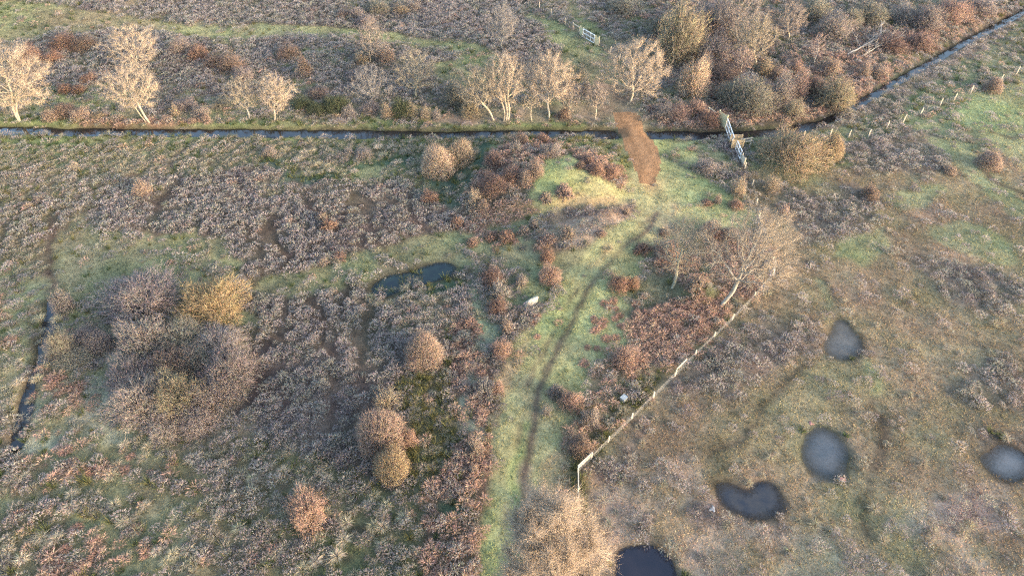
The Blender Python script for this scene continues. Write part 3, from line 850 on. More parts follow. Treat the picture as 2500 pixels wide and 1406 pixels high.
def grow(h, w, dep, cx, cy, trunks, tfrac, seed, natt=520, top=1.0):
    """space colonisation: attractors fill the crown, limbs grow out to them"""
    r = np.random.default_rng(seed)
    step = h / 30
    cz, rz = h * (tfrac + 1) / 2 + h * .02, h * (1 - tfrac) / 2 * 1.05
    P = r.normal(size=(natt * 3, 3)); P = unit(P) * (r.random((len(P), 1)) ** .42)
    ang = np.arctan2(P[:, 1], P[:, 0])
    lump = 1 + .16 * np.sin(3 * ang + seed) + .12 * np.sin(5 * ang + P[:, 2] * 4 + seed * 2)
    P[:, :2] *= (lump * np.where(P[:, 2] > 0, 1 - .22 * P[:, 2] * top, 1 - .15 * np.abs(P[:, 2])))[:, None]
    P = P[:natt] * np.array([w / 2, dep / 2, rz]) + np.array([cx, cy, cz])
    nodes, par = [], []
    for (bx, by, tx, tz) in trunks:
        prev = -1
        n = max(3, int(tz / step))
        for i in range(n + 1):
            t = i / n
            nodes.append((bx + (tx - bx) * t ** 1.2 + .015 * h * math.sin(t * 5 + seed), by + (cy - by) * .5 * t ** 1.2, tz * t)); par.append(prev)
            prev = len(nodes) - 1
    nodes = [np.array(p, float) for p in nodes]
    near = np.full(natt, -1); nd = np.full(natt, 1e9)
    def upd(k0):
        N = np.array(nodes[k0:])
        D = np.linalg.norm(P[:, None] - N[None], axis=2)
        j = D.argmin(1); dm = D[np.arange(natt), j]
        m = dm < nd
        near[m] = j[m] + k0; nd[m] = dm[m]
    upd(0)
    alive = np.ones(natt, bool)
    for it in range(90):
        alive &= nd > step * 1.5
        if alive.sum() < 6: break
        ids = np.unique(near[alive]); k0 = len(nodes)
        NA = np.array(nodes)
        for i in ids:
            m = alive & (near == i)
            d = unit(P[m] - NA[i]).sum(0)
            if par[i] >= 0: d = unit(d) + .45 * unit(NA[i] - NA[par[i]])
            d = unit(unit(d) + np.array([0, 0, .10]) + .16 * r.normal(size=3))
            nodes.append(NA[i] + d * step); par.append(int(i))
        upd(k0)
    nodes = np.array(nodes); par = np.array(par)
    n = len(nodes); a = np.zeros(n); leaf = np.ones(n, bool); leaf[par[par >= 0]] = False
    a[leaf] = 1.0
    for i in range(n - 1, -1, -1):
        if par[i] >= 0: a[par[i]] += a[i]
    # children always follow their parents, so one backward pass sums the pipes
    rad = a ** .5
    base = rad[par < 0].max()
    rad = rad / base * h * .0155 + .009
    return nodes, par, rad, a

def make_tree(base, h, w, cx, cy, trunks, tfrac, seed, twig, bark, label, ntwig=1500, name="bare_tree", cat="tree", group="bare trees around the heath", top=1.0, tr=1.0, dep=None):
    root = empty(name, base)
    tag(root, label, cat, group)
    ntwig = int(ntwig * 1.9)
    nodes, par, rad, na_ = grow(h, w, dep or w * .9, cx, cy, trunks, tfrac, seed, 520, top)
    rad = rad * tr
    thick = na_ > max(6, na_.max() * .07)
    thick |= par < 0
    v, f = tubes(nodes, np.where(thick, par, -1), rad, 6)
    ct = np.clip(1 + .16 * rng.normal(size=(len(f), 1)), .6, 1.4) * np.ones((1, 3))
    link("trunk", mesh_raw("trunk", v, f, ct, True), M_PLANT, root, bark)
    r = np.random.default_rng(seed + 5)
    v1, f1 = tubes(nodes, np.where(thick, -1, par), rad, 4)
    c1 = np.clip(1 + .18 * r.normal(size=(len(f1), 1)), .5, 1.5) * np.ones((1, 3))
    bt = np.array(bark) / np.array(twig)
    c1 = c1 * (0.55 * bt + .45)
    fine = np.where((par >= 0) & (na_ <= 5))[0]
    s = h / 10
    i = r.choice(fine, ntwig)
    dirn = unit(nodes[i] - nodes[par[i]])
    P = nodes[par[i]] + (nodes[i] - nodes[par[i]]) * r.random((ntwig, 1))
    hub = np.array([cx * .5, cy * .5, h * tfrac * .8])
    D = unit(dirn * .55 + .55 * unit(P - hub) + .34 * r.normal(size=(ntwig, 3)) + np.array([0, 0, .12]))
    L = s * (.5 + .85 * r.random(ntwig))
    v2, f2 = pyramids(P, D, L, np.full(ntwig, .0105))
    ns = ntwig * 3
    j = np.repeat(np.arange(ntwig), 3)
    P3 = P[j] + D[j] * (L[j] * (.25 + .7 * r.random(ns)))[:, None]
    D3 = unit(D[j] * .9 + .42 * r.normal(size=(ns, 3)) + np.array([0, 0, .1]))
    v3, f3 = pyramids(P3, D3, s * (.22 + .35 * r.random(ns)), np.full(ns, .0068))
    cv = lambda n: np.clip(1 + .25 * r.normal(size=(n, 1)), .4, 1.8) * np.ones((1, 3))
    f1t = np.concatenate([f1[:, [0, 1, 2]], f1[:, [0, 2, 3]]])
    VV = np.concatenate([v1, v2, v3]); FF = np.concatenate([f1t, f2 + len(v1), f3 + len(v1) + len(v2)])
    CV = np.concatenate([np.concatenate([c1, c1]), np.repeat(cv(ntwig), 3, 0), np.repeat(cv(ns), 3, 0) * np.array([[1.0, .93, .88]])])
    link("crown", mesh_raw("crown", VV, FF, CV), M_PLANT, root, twig)
    return root

def solve_h(b, yt):               # height of an upright thing standing at b whose top shows at photo row yt
    lo, hi = .1, 40.0
    for _ in range(40):
        m = (lo + hi) / 2
        if project(b.x, b.y, b.z + m)[1] > yt: lo = m
        else: hi = m
    return lo

LAND = []                          # named landmarks for describing small plants: (px, py, phrase)
TREES = [  # x base, y base, y top, x left, x right, trunk offsets (m) and lean, trunk fraction, twig, bark, twigs, label
    (45, 297, 118, -60, 122, [(0, -.9, .42), (.15, .5, .36)], .20, 'cream', 'pale', 2600, "big cream bare tree at the left edge, its forked trunk leaning over the ditch"),
    (365, 300, 165, 256, 388, [(0, -1.6, .45), (-.35, -3.2, .36)], .28, 'cream', 'pale', 2000, "cream bare tree leaning left over the ditch with a thick and a thin trunk"),
    (322, 176, 68, 260, 384, [(0, 0, .3)], .15, 'cream', 'pale', 1800, "cream bare tree standing just beyond the leaning two trunked tree"),
    (610, 291, 195, 553, 637, [(0, -.5, .33)], .25, 'straw', 'grey', 1100, "pale bare tree at the ditch, the left one of the close pair"),
    (670, 297, 187, 630, 714, [(0, -.1, .36)], .22, 'cream', 'pale', 1400, "cream round headed tree at the ditch, the right one of the close pair"),
    (903, 152, 55, 870, 942, [(0, -.1, .35)], .12, 'orange', 'pale', 1300, "slim pointed tree with orange twigs in the far heath"),
    (908, 250, 165, 850, 958, [(0, 0, .2)], .10, 'grey', 'grey', 1300, "low grey bare tree behind the dark green scrub by the ditch"),
    (1017, 240, 128, 962, 1065, [(0, -.1, .33)], .16, 'straw', 'mossy', 1500, "round straw coloured tree with pinkish tips, right of the low grey tree"),
    (1225, 118, 15, 1192, 1262, [(0, 0, .4)], .15, 'grey', 'grey', 1100, "tall slender grey tree in the far heath left of the steel gate"),
    (1207, 296, 165, 1112, 1224, [(0, -1.3, .36)], .28, 'straw', 'pale', 1500, "pale tree leaning left at the ditch beside the three stemmed tree"),
    (1236, 296, 138, 1184, 1284, [(0, -.1, .42), (-.3, -1.2, .38), (.25, .9, .42)], .26, 'cream', 'pale', 1700, "tall cream tree with three slim stems from one foot at the ditch"),
    (1338, 291, 137, 1282, 1397, [(0, .1, .34)], .26, 'cream', 'grey', 2200, "tall cream tree with a thick grey trunk, right of the three stemmed tree"),
    (1388, 289, 198, 1366, 1420, [(0, .2, .3)], .15, 'orange', 'mossy', 900, "small orange twigged tree tucked under the thick trunked cream tree"),
    (1298, 296, 232, 1270, 1322, [(0, -.3, .5)], .45, 'straw', 'pale', 350, "spindly little tree with a thin pale stem between two tall ditch trees"),
    (1455, 294, 206, 1431, 1481, [(0, 0, .34)], .28, 'orange', 'pale', 700, "small upright orange tree at the ditch nearest the causeway"),
    (1540, 254, 105, 1468, 1630, [(0, .1, .30)], .17, 'cream', 'pale', 2600, "broad spreading cream tree beyond the causeway"),
    (1925, 98, 10, 1880, 1970, [(0, .1, .3)], .12, 'orange', 'pale', 1700, "tall orange twigged tree rising behind the scrub on the far right bank"),
    (1843, 158, 42, 1796, 1892, [(0, .1, .3)], .12, 'straw', 'pale', 1800, "broad peach coloured tree in front of the tall orange tree"),
    (1800, 100, -25, 1745, 1862, [(0, 0, .3)], .10, 'orange', 'grey', 1700, "large hazy orange tree cut by the top edge of the view"),
    (1809, 190, 114, 1788, 1838, [(0, 0, .5)], .18, 'pink', 'pale', 700, "slim pink birch in front of the peach coloured tree"),
    (1987, 158, 86, 1975, 2014, [(0, .3, .55)], .2, 'pink', 'white', 500, "slim pale stemmed birch by the fallen trees"),
    (1828, 238, 178, 1795, 1860, [(0, 0, .35)], .25, 'grey', 'white', 350, "small whitish branching tree in the scrub below the pink birch"),
    (1762, 748, 528, 1716, 1948, [(0, 1.0, .36)], .26, 'pale_', 'grey', 1700, "big bare oak with a thick grey trunk beside the wire fence"),
    (1640, 704, 545, 1604, 1724, [(0, .5, .5)], .26, 'pale_', 'mossy', 800, "thin bare tree with a crooked mossy stem left of the big oak"),
    (1338, 1480, 1240, 1205, 1474, [(0, 0, .30)], .12, 'cream', 'mossy', 6500, "big cream tree seen from above on the track edge at the bottom"),
]
COLS['pale_'] = (.33, .285, .225)
for k, (xb, yb, yt, xl, xr, tr, tf, tw, bk, ntw, lab) in enumerate(TREES):
    b = ground(xb, yb)
    h = solve_h(b, yt) * 1.0
    zc = h * (tf + 1) / 2
    depth = b.y * CP - (b.z + zc - CAM_H) * SP
    cxw = ((xl + xr) / 2 - 1250) * depth / FPX - b.x
    w = (xr - xl) * depth / FPX * (.86 if k == 24 else 1.08)
    trunks = [(o, 0, o * .4 + (cxw if abs(ln) < .01 else cxw * .6 + ln * .35), h * tz) for (o, ln, tz) in tr]
    make_tree(b, h, w, cxw, 0.0, trunks, tf, 40 + k, COLS[tw], BARK[bk], lab, ntw, tr=.8 if k == 20 else 1.0)
    LAND.append((xb, yb, lab))

# ------------------------------------------------------------------ shrubs: a few grown forms, copied, each with stems and crown
def shrub_meshes(kind, seed):
    r = np.random.default_rng(seed)
    nst, nside, nsub, top, tw, droop = dict(dome=(70, 12, 5, 1.0, .55, .15), ball=(90, 12, 5, 1.0, .42, .1), broom=(60, 10, 5, 1.5, .5, .6),
                                            spiky=(80, 6, 3, 1.0, .8, .5), dense=(60, 12, 4, .9, .6, 0), fern=(70, 10, 4, .8, .8, 0))[kind]
    E = unit(r.normal(size=(nst, 3))); E[:, 2] = np.abs(E[:, 2]) * .9 + .12
    E = unit(E) * (.60 + .36 * r.random((nst, 1)) ** .6)
    an = np.arctan2(E[:, 1], E[:, 0])
    E[:, :2] *= (1 + .10 * np.sin(2 * an + seed) + .08 * np.sin(5 * an + seed))[:, None]
    if kind == 'broom': E[:, :2] *= .8
    E[:, 2] *= top
    B = r.normal(size=(nst, 3)) * np.array([.07, .07, 0])
    C = (B + E) * .5 + np.array([0, 0, .22 * top]) * (1 if droop < .3 else .3)
    sv, sf = [], []
    pts = np.stack([B * (1 - t) ** 2 + 2 * t * (1 - t) * C + E * t * t for t in np.linspace(0, 1, 6)], 1)
    for i in range(nst):
        v, f = tubes(pts[i], np.array([-1, 0, 1, 2, 3, 4]), np.linspace(.016, .005, 6), 3)
        sf.append(f + sum(len(q) for q in sv)); sv.append(v)
    stem = (np.concatenate(sv), np.concatenate(sf))
    n = nst * nside
    i = np.repeat(np.arange(nst), nside); t = (.22 + .78 * r.random(n) ** .8)[:, None]
    P = B[i] * (1 - t) ** 2 + 2 * t * (1 - t) * C[i] + E[i] * t * t
    T = unit(2 * (1 - t) * (C[i] - B[i]) + 2 * t * (E[i] - C[i]))
    D = unit(T * .9 + .6 * r.normal(size=(n, 3)) + np.array([0, 0, droop]))
    L = (.18 + .26 * r.random(n)) * tw
    wide = .0075 if kind != 'fern' else .020
    v1, f1 = pyramids(P, D, L, np.full(n, wide))
    vs, fs = [v1], [f1]
    if nsub:
        m = n * nsub; j = np.repeat(np.arange(n), nsub)
        P2 = P[j] + D[j] * (L[j] * (.15 + .85 * r.random(m)))[:, None]
        D2 = unit(D[j] * .8 + .65 * r.normal(size=(m, 3)) + np.array([0, 0, droop * .6]))
        v2, f2 = pyramids(P2, D2, (.08 + .13 * r.random(m)) * tw, np.full(m, .0056 if kind not in ('dense', 'fern') else .012))
        vs.append(v2); fs.append(f2 + len(v1))
    nsh = dict(dome=3600, ball=5600, broom=2600, dense=4500).get(kind, 0)
    if nsh:
        S = unit(r.normal(size=(nsh, 3))); S[:, 2] = np.abs(S[:, 2]) * .95 + .02; S = unit(S)
        lump = 1 + .17 * np.sin(4 * S[:, 0] + 3 * S[:, 1] + seed) + .13 * np.sin(7 * S[:, 1] - 5 * S[:, 2] + seed * 2) + (.08 if kind != 'ball' else 0) * np.sin(13 * S[:, 0] + 11 * S[:, 2])
        q = S * ((.42 if kind != 'ball' else .60) + (.52 if kind != 'ball' else .34) * r.random(nsh) ** .6)[:, None] * (lump if kind != 'ball' else .5 + .5 * lump)[:, None]
        q = q * np.array([1, 1, top]) * np.array([[.85 if kind == 'broom' else 1.0] * 2 + [1]])
        dd_ = unit(S * .9 + .55 * r.normal(size=(nsh, 3)) + np.array([0, 0, .15 + droop * .6]))
        v3, f3 = pyramids(q, dd_, (.12 + .20 * r.random(nsh)), np.full(nsh, .0042 if kind != 'dense' else .009))
        fs.append(f3 + sum(len(z_) for z_ in vs)); vs.append(v3)
    V_, F_ = np.concatenate(vs), np.concatenate(fs)
    nt = len(F_) // 3
    cv = np.clip(1 + .26 * r.normal(size=(nt, 1)), .4, 1.8) * np.clip(1 + .07 * r.normal(size=(nt, 3)), .8, 1.2)
    cv[n:] *= np.array([[1.04, .93, .86]])
    cv[:n] *= np.array([[.94, 1.0, .98]])
    crown = mesh_raw("crown", V_, F_, np.repeat(cv, 3, 0))
    crown.materials.append(M_PLANT)
    cs = np.clip(1 + .15 * r.normal(size=(len(stem[1]), 1)), .6, 1.4) * np.ones((1, 3))
    stm = mesh_raw("stem", stem[0], stem[1], cs)
    stm.materials.append(M_PLANT)
    return crown, stm

FORMS = {k: [shrub_meshes(k, 300 + 10 * i + s) for s in range(3)] for i, k in enumerate(('dome', 'ball', 'broom', 'spiky', 'dense', 'fern'))}
PROTO = {}
def place_shrub(xc, yb, yt, wpx, kind, colour, label, name="shrub", cat="shrub", group="leafless shrubs scattered over the heath", stemc=None, parts=True, idx=None, rz=None):
    f = ground(xc, yb)
    depth = f.y * CP - (f.z - CAM_H) * SP
    rad = wpx * depth / FPX / 2
    c = Vector((f.x, f.y + rad * .72, 0)); c.z = float(height(c.x, c.y))
    hh = solve_h(Vector((c.x, c.y + rad * .25, c.z)), yt)
    hh = min(max(hh, .55 * rad), 2.6 * rad)
    k_ = 1.2 if (yb < 320 and xc > 1560) or (240 < xc < 620 and 790 < yb < 1080 and wpx > 70) else 1.0
    rad *= k_; hh *= k_
    i = random.randrange(3) if idx is None else idx
    key = (name, kind, i)
    col = np.array(COLS[colour]) * (1 + .08 * random.uniform(-1, 1))
    sc = random.uniform(.3, .5)
    sm = np.array(stemc or (col * .55 + np.array((.30, .26, .20)) * .45))
    if key not in PROTO:
        root = empty(name, c)
        cr = link("crown", FORMS[kind][i][0], None, root); st = link("stem", FORMS[kind][i][1], None, root)
        PROTO[key] = (root, cr, st)
    else:
        p = PROTO[key]
        root = p[0].copy(); COL.objects.link(root)
        cr = p[1].copy(); COL.objects.link(cr); cr.parent = root
        st = p[2].copy(); COL.objects.link(st); st.parent = root
    topk = dict(broom=1.5, dense=.9, fern=.8).get(kind, 1.0)
    root.location = c
    root.rotation_euler = (0, 0, random.uniform(0, 6.28) if rz is None else rz)
    root.scale = (rad * 1.06, rad * 1.06, hh / topk * 1.04)
    cr.color = (*col, 1); st.color = (*sm, 1)
    tag(root, label, cat, group)
    return root

SHRUBS = [  # x, y foot, y top, width px, form, colour, label
    # far heath, left to right
    (65, 165, 112, 66, 'dome', 'rust', "red brown shrub behind the big tree at the left edge"),
    (150, 130, 82, 70, 'dome', 'rust', "red brown shrub left of the paler cream tree in the far heath"),
    (195, 128, 88, 60, 'dome', 'brown', "dull brown shrub touching the red brown one in the far heath"),
    (128, 158, 124, 40, 'dome', 'rust', "small rusty shrub in front of the red brown far heath pair"),
    (435, 138, 90, 66, 'broom', 'orange', "orange brown shrub right of the cream tree in the far heath"),
    (482, 152, 112, 54, 'dome', 'rust', "rusty shrub just right of the orange brown one"),
    (522, 172, 132, 56, 'dome', 'brown', "brown shrub trailing down right of the rusty one"),
    (562, 182, 130, 60, 'dome', 'brown', "larger dull brown shrub above the close pair of ditch trees"),
    (592, 208, 165, 54, 'dome', 'purple', "purple brown shrub right above the pale left tree of the pair"),
    (210, 205, 180, 44, 'dome', 'rust', "low rusty shrub right of the big tree at the left edge"),
    (155, 232, 205, 36, 'dome', 'rust', "small reddish shrub halfway between the big left tree and the leaning tree"),
    (188, 232, 207, 36, 'dome', 'rust', "small reddish shrub beside its twin left of the leaning tree"),
    (450, 278, 240, 56, 'dome', 'purple', "dark purple shrub near the ditch right of the leaning tree"),
    (428, 288, 238, 24, 'broom', 'straw', "thin upright straw sapling right of the leaning tree"),
    (487, 292, 258, 40, 'dome', 'grey', "pale grey shrub on the far ditch bank"),
    (535, 270, 238, 50, 'dome', 'greygreen', "grey green shrub left of the close pair of trees"),
    (120, 300, 268, 36, 'dome', 'orange', "orange shrub on the far bank nearest the big left tree"),
    (152, 292, 252, 60, 'dome', 'brown', "russet shrub on the far bank between big left tree and orange gorse"),
    (192, 298, 262, 48, 'dome', 'orange', "orange brown shrub on the far bank left of the bright gorse"),
    (240, 308, 282, 44, 'ball', 'gold', "bright orange yellow bush at the water's edge under the leaning tree"),
    (285, 307, 284, 36, 'ball', 'gold', "smaller bright orange bush right of the first at the water's edge"),
    (404, 302, 282, 30, 'ball', 'orange', "low orange bush at the water's edge right of the leaning trunks"),
    (466, 303, 288, 24, 'ball', 'orange', "small orange bush on the far bank below the pale grey shrub"),
    (501, 300, 278, 24, 'ball', 'orange', "upright orange bush on the far bank right of the pale grey shrub"),
    (866, 52, 14, 50, 'broom', 'purple', "pinkish purple shrub with a pointed top in the far heath"),
    (890, 66, 36, 46, 'dome', 'purple', "purple brown shrub at the foot of the pointed pinkish one"),
    (840, 48, 24, 44, 'dome', 'brown', "brown shrub left of the pointed pinkish one"),
    (920, 40, 2, 56, 'dome', 'greygreen', "grey green shrub near the top edge above the slim pointed tree"),
    (975, 38, 10, 44, 'dome', 'straw', "straw coloured shrub near the top edge"),
    (1005, 32, 2, 40, 'dome', 'grey', "grey shrub at the top edge beside the straw coloured one"),
    (940, 160, 118, 54, 'dome', 'orange', "orange brown bush hugging the foot of the slim pointed tree"),
    (880, 160, 128, 40, 'dome', 'straw', "straw bush on the left foot of the slim pointed tree"),
    (744, 190, 92, 34, 'dome', 'brown', "brown shrub alone in the middle of the far heath"),
    (700, 150, 108, 60, 'dome', 'brown', "wide brown shrub patch below the green strip in the far heath"),
    (738, 192, 152, 36, 'dome', 'grey', "grey brown shrub above the dark green scrub"),
    (868, 205, 172, 44, 'dome', 'purple', "dark plum shrub left of the low grey tree"),
    (735, 275, 236, 54, 'dome', 'green', "dark green gorse bush, leftmost of the evergreen scrub at the ditch"),
    (772, 286, 250, 50, 'dome', 'green', "dark green gorse bush second from the left in the ditch scrub"),
    (818, 282, 232, 66, 'dome', 'green', "largest dark green gorse bush in the ditch scrub"),
    (800, 268, 234, 44, 'broom', 'olive', "olive broom rising out of the dark green ditch scrub"),
    (770, 245, 215, 60, 'dome', 'brown', "dark brown shrub just behind the evergreen ditch scrub"),
    (850, 290, 255, 40, 'broom', 'grey', "grey upright shrub right of the evergreen ditch scrub"),
    (902, 285, 248, 50, 'dome', 'purple', "purple grey shrub below the low grey tree"),
    (943, 295, 250, 38, 'broom', 'straw', "straw coloured upright shrub left of the single dark evergreen"),
    (980, 292, 240, 52, 'dome', 'green', "single dark evergreen bush under the round straw coloured tree"),
    (1008, 292, 248, 36, 'broom', 'olive', "olive shrub touching the single dark evergreen on its right"),
    (1038, 296, 258, 36, 'broom', 'straw', "brown straw shrub right of the olive one at the ditch"),
    (1066, 296, 262, 24, 'broom', 'grey', "slim grey shrub right of the brown straw one at the ditch"),
    (1112, 268, 198, 60, 'dome', 'greygreen', "pale grey green thicket left of the leaning pale ditch tree"),
    (1145, 292, 245, 50, 'dome', 'olive', "olive bush under the leaning pale ditch tree"),
    (1418, 205, 152, 38, 'broom', 'greygreen', "pale grey green sapling behind the orange twigged small tree"),
    (1430, 235, 185, 34, 'broom', 'grey', "grey sapling left of the dark mud before the causeway"),
    (1378, 296, 262, 30, 'dome', 'brown', "brown bush at the foot of the small orange twigged tree"),
    # far right scrub
    (1660, 158, 34, 106, 'dome', 'olive', "large round olive gold bush beyond the broad spreading tree"),
    (1620, 95, 45, 60, 'dome', 'greygreen', "grey green bush left of the large round olive gold bush"),
    (1520, 40, -5, 80, 'dome', 'greygreen', "grey green scrub bush at the top edge right of the steel gate"),
    (1748, 92, 15, 92, 'dome', 'purple', "big mauve grey bush right of the round olive gold bush"),
    (1745, 160, 95, 80, 'dome', 'purple', "dark mauve bush below the big mauve grey bush"),
    (1722, 190, 138, 48, 'broom', 'grey', "pale grey brown shrub left of the pink birch"),
    (1693, 245, 160, 62, 'dome', 'cream', "round bush with pinkish top right of the broad spreading tree"),
    (1866, 192, 146, 42, 'broom', 'gold', "yellow orange upright bush right of the pink birch"),
    (1838, 286, 208, 96, 'dome', 'greygreen', "large grey green bush above the rusty bank by the stile"),
    (1785, 260, 205, 64, 'dome', 'greygreen', "dark green grey bush left of the larger grey green bush"),
    (1772, 205, 165, 56, 'dome', 'brown', "brown shrub below the dark mauve bush"),
    (1908, 260, 185, 58, 'broom', 'grey', "grey upright bush with mauve tips right of the large grey green bush"),
    (1948, 250, 178, 50, 'broom', 'pink', "pink tipped bush right of the grey upright one"),
    (1935, 310, 248, 60, 'broom', 'olive', "olive straw broom at the bend of the ditch"),
    (2036, 288, 202, 80, 'dome', 'olive', "round olive bush hanging over the water where the ditch turns"),
    (1985, 240, 195, 56, 'dome', 'bramble', "plum brown bramble mound left of the round olive bush"),
    (1945, 180, 148, 30, 'broom', 'pink', "small pink sapling below the pale stemmed birch"),
    (1900, 195, 165, 40, 'dome', 'orange', "orange shrub right of the yellow upright bush"),
    (2030, 185, 148, 40, 'dome', 'orange', "orange shrub on the far bank right of the pale stemmed birch"),
    (2110, 192, 152, 32, 'broom', 'orange', "upright orange shrub by the diagonal ditch"),
    (2150, 190, 165, 40, 'dome', 'orange', "low orange shrub right of the upright orange one"),
    (2040, 100, 42, 76, 'dome', 'grey', "tangled pale grey bush left of the fallen trees"),
    (2130, 62, 12, 76, 'dome', 'greygreen', "grey green bush near the top edge above the fallen trees"),
    (2080, 70, 28, 50, 'dome', 'greygreen', "dark grey green bush between the tangled pale bush and the top edge"),
    (2210, 62, 16, 60, 'dome', 'grey', "pale pinkish grey bush right of the grey green one near the top edge"),
    (2265, 78, 20, 60, 'dome', 'purple', "mauve bush above the yellow rushes of the diagonal ditch"),
    (2325, 58, 5, 66, 'dome', 'pink', "dusky pink bush near the top right"),
    (2395, 40, -5, 70, 'dome', 'purple', "mauve thicket at the top edge beside the diagonal ditch"),
    (2180, 130, 88, 70, 'dome', 'bramble', "plum brown bramble between the fallen trees and the ditch"),
    (2250, 125, 85, 60, 'dome', 'bramble', "russet bramble on the far bank halfway up the diagonal ditch"),
    (1990, 60, 5, 60, 'dome', 'greygreen', "grey green bush right of the tall orange tree"),
    (1660, 296, 262, 50, 'dome', 'pink', "pinkish brown bramble on the far bank right of the causeway"),
    (1625, 292, 260, 44, 'dome', 'grey', "grey bramble on the far bank beside the causeway"),
    (1700, 285, 250, 40, 'dome', 'pink', "pale pink dead shrub left of the stile boards"),
    (1735, 312, 275, 46, 'dome', 'rust', "rusty bramble tight against the mossy boards"),
    # right field
    (1942, 432, 316, 150, 'dome', 'gold', "largest golden bush in the right field beside the stile"),
    (2030, 396, 328, 58, 'ball', 'gold', "smaller golden bush on the right side of the largest golden bush"),
    (1885, 476, 426, 48, 'broom', 'straw', "pale straw shrub below the largest golden bush"),
    (2418, 419, 370, 56, 'ball', 'orange', "round rusty bush alone near the right edge"),
    (2425, 228, 194, 34, 'ball', 'orange', "small orange bush against the far wire fence"),
    (1915, 530, 498, 28, 'broom', 'pink', "small pale pink shrub left in the right field above the oak"),
    (1803, 488, 432, 46, 'broom', 'straw', "straw brown shrub on the fence line below the stile"),
    (1726, 432, 392, 62, 'dome', 'grey', "grey bramble in the grass left of the small metal gate"),
    (1752, 502, 472, 24, 'broom', 'orange', "small orange tuft bush on the grass right of the track"),
    (1728, 505, 488, 30, 'dome', 'rust', "low rusty bush on the grass right of the track"),
    (1798, 515, 488, 36, 'dome', 'rust', "low orange brown bush along the fence above the oak"),
    (2125, 492, 452, 44, 'dome', 'brown', "dark brown bushy hummock in the right field"),
    (2320, 430, 405, 30, 'dome', 'orange', "small orange brown bush left of the round rusty bush"),
    # marsh and near field
    (1070, 440, 357, 86, 'ball', 'cream', "bright cream round bush left of the mound"),
    (1122, 412, 344, 72, 'ball', 'straw', "straw coloured round bush behind the bright cream one"),
    (1157, 512, 458, 48, 'spiky', 'cream', "spiky cream bush at the left foot of the mound"),
    (1178, 522, 488, 30, 'dome', 'orange', "orange bush touching the spiky cream one"),
    (1048, 500, 466, 44, 'dome', 'rust', "rust coloured bush in the marsh left of the spiky cream bush"),
    (172, 424, 397, 44, 'spiky', 'cream', "spiky cream bush in the upper left marsh"),
    (346, 486, 440, 42, 'dome', 'orange', "orange tipped round bush alone in the left heather"),
    (655, 386, 358, 38, 'dome', 'grey', "grey bush among the straw tussocks near the ditch"),
    (852, 384, 356, 30, 'broom', 'grey', "grey upright bush in the straw tussocks, left of a pair"),
    (886, 392, 362, 44, 'dome', 'grey', "silvery grey round bush in the straw tussocks, right of a pair"),
    (155, 770, 704, 50, 'dome', 'grey', "grey round bush standing at the top of the stream"),
    (332, 800, 690, 180, 'dome', 'purple', "wide mauve thicket bush, upper left of the big thicket"),
    (515, 795, 698, 128, 'dome', 'straw_', "golden lichened bush at the upper right of the big thicket"),
    (474, 732, 700, 42, 'dome', 'gold', "small yellow bush between mauve thicket and golden bush"),
    (150, 880, 805, 62, 'dome', 'greygreen', "grey bush with yellowish twigs at the stream side of the small thicket"),
    (205, 850, 800, 70, 'dome', 'purple', "mauve grey bush at the top of the small thicket"),
    (248, 870, 808, 66, 'dome', 'purple', "dark mauve bush on the right of the small thicket"),
    (180, 905, 850, 90, 'dome', 'greygreen', "yellow lichened bush at the front of the small thicket"),
    (350, 890, 792, 110, 'dome', 'grey', "grey bush forming the upper part of the big thicket"),
    (440, 880, 800, 110, 'dome', 'greygreen', "grey green bush in the upper middle of the big thicket"),
    (520, 890, 815, 120, 'dome', 'grey', "silver grey bush in the upper right of the big thicket"),
    (320, 970, 885, 120, 'dome', 'purple', "purple grey bush on the left flank of the big thicket"),
    (430, 940, 860, 110, 'dome', 'brown', "reddish berried bush in the heart of the big thicket"),
    (475, 930, 865, 90, 'dome', 'greygreen', "olive yellow bush in the heart of the big thicket"),
    (560, 960, 865, 110, 'dome', 'purple', "mauve bush on the right flank of the big thicket"),
    (340, 1040, 940, 130, 'dome', 'grey', "wide grey bush at the lower left of the big thicket"),
    (440, 1030, 930, 120, 'dome', 'olive', "yellow green lichened bush at the lower middle of the big thicket"),
    (520, 1010, 930, 100, 'dome', 'purple', "brown mauve bush at the lower right of the big thicket"),
    (400, 1075, 1010, 100, 'dome', 'grey', "low grey bush at the very front of the big thicket"),
    (480, 1062, 1000, 80, 'dome', 'purple', "low pinkish brown bush at the front right of the big thicket"),
    (1035, 906, 813, 96, 'ball', 'orange', "perfectly round bush with an orange top in the heather"),
    (942, 1012, 945, 72, 'spiky', 'straw', "pale spiky bush above the large brownish round bush"),
    (930, 1120, 1003, 122, 'ball', 'brown_', "large brownish round bush in the lower heather"),
    (1000, 1095, 1050, 40, 'dome', 'pink', "small pinkish bush on the right of the large brownish round bush"),
    (955, 1182, 1096, 82, 'ball', 'gold', "orange yellow round bush below the large brownish one"),
    (752, 1298, 1192, 90, 'dome', 'pink', "rosy pink bush in the lower left field"),
    (1160, 1126, 1060, 56, 'spiky', 'orange', "bright orange cream bush left of the track"),
    (1158, 1162, 1128, 28, 'broom', 'orange', "small pale orange bush right below the bright orange cream one"),
    # along the track
    (1222, 742, 680, 62, 'spiky', 'grey', "pale grey spiky bush left of the boulder"),
    (1200, 700, 655, 60, 'dome', 'bramble', "russet bramble above the pale grey spiky bush"),
    (1215, 770, 728, 50, 'dome', 'bramble', "russet bramble below the pale grey spiky bush"),
    (1238, 820, 775, 34, 'broom', 'orange', "small orange bush left of the track below the boulder"),
    (1222, 880, 830, 52, 'dome', 'pink', "pinkish grey bush left of the track"),
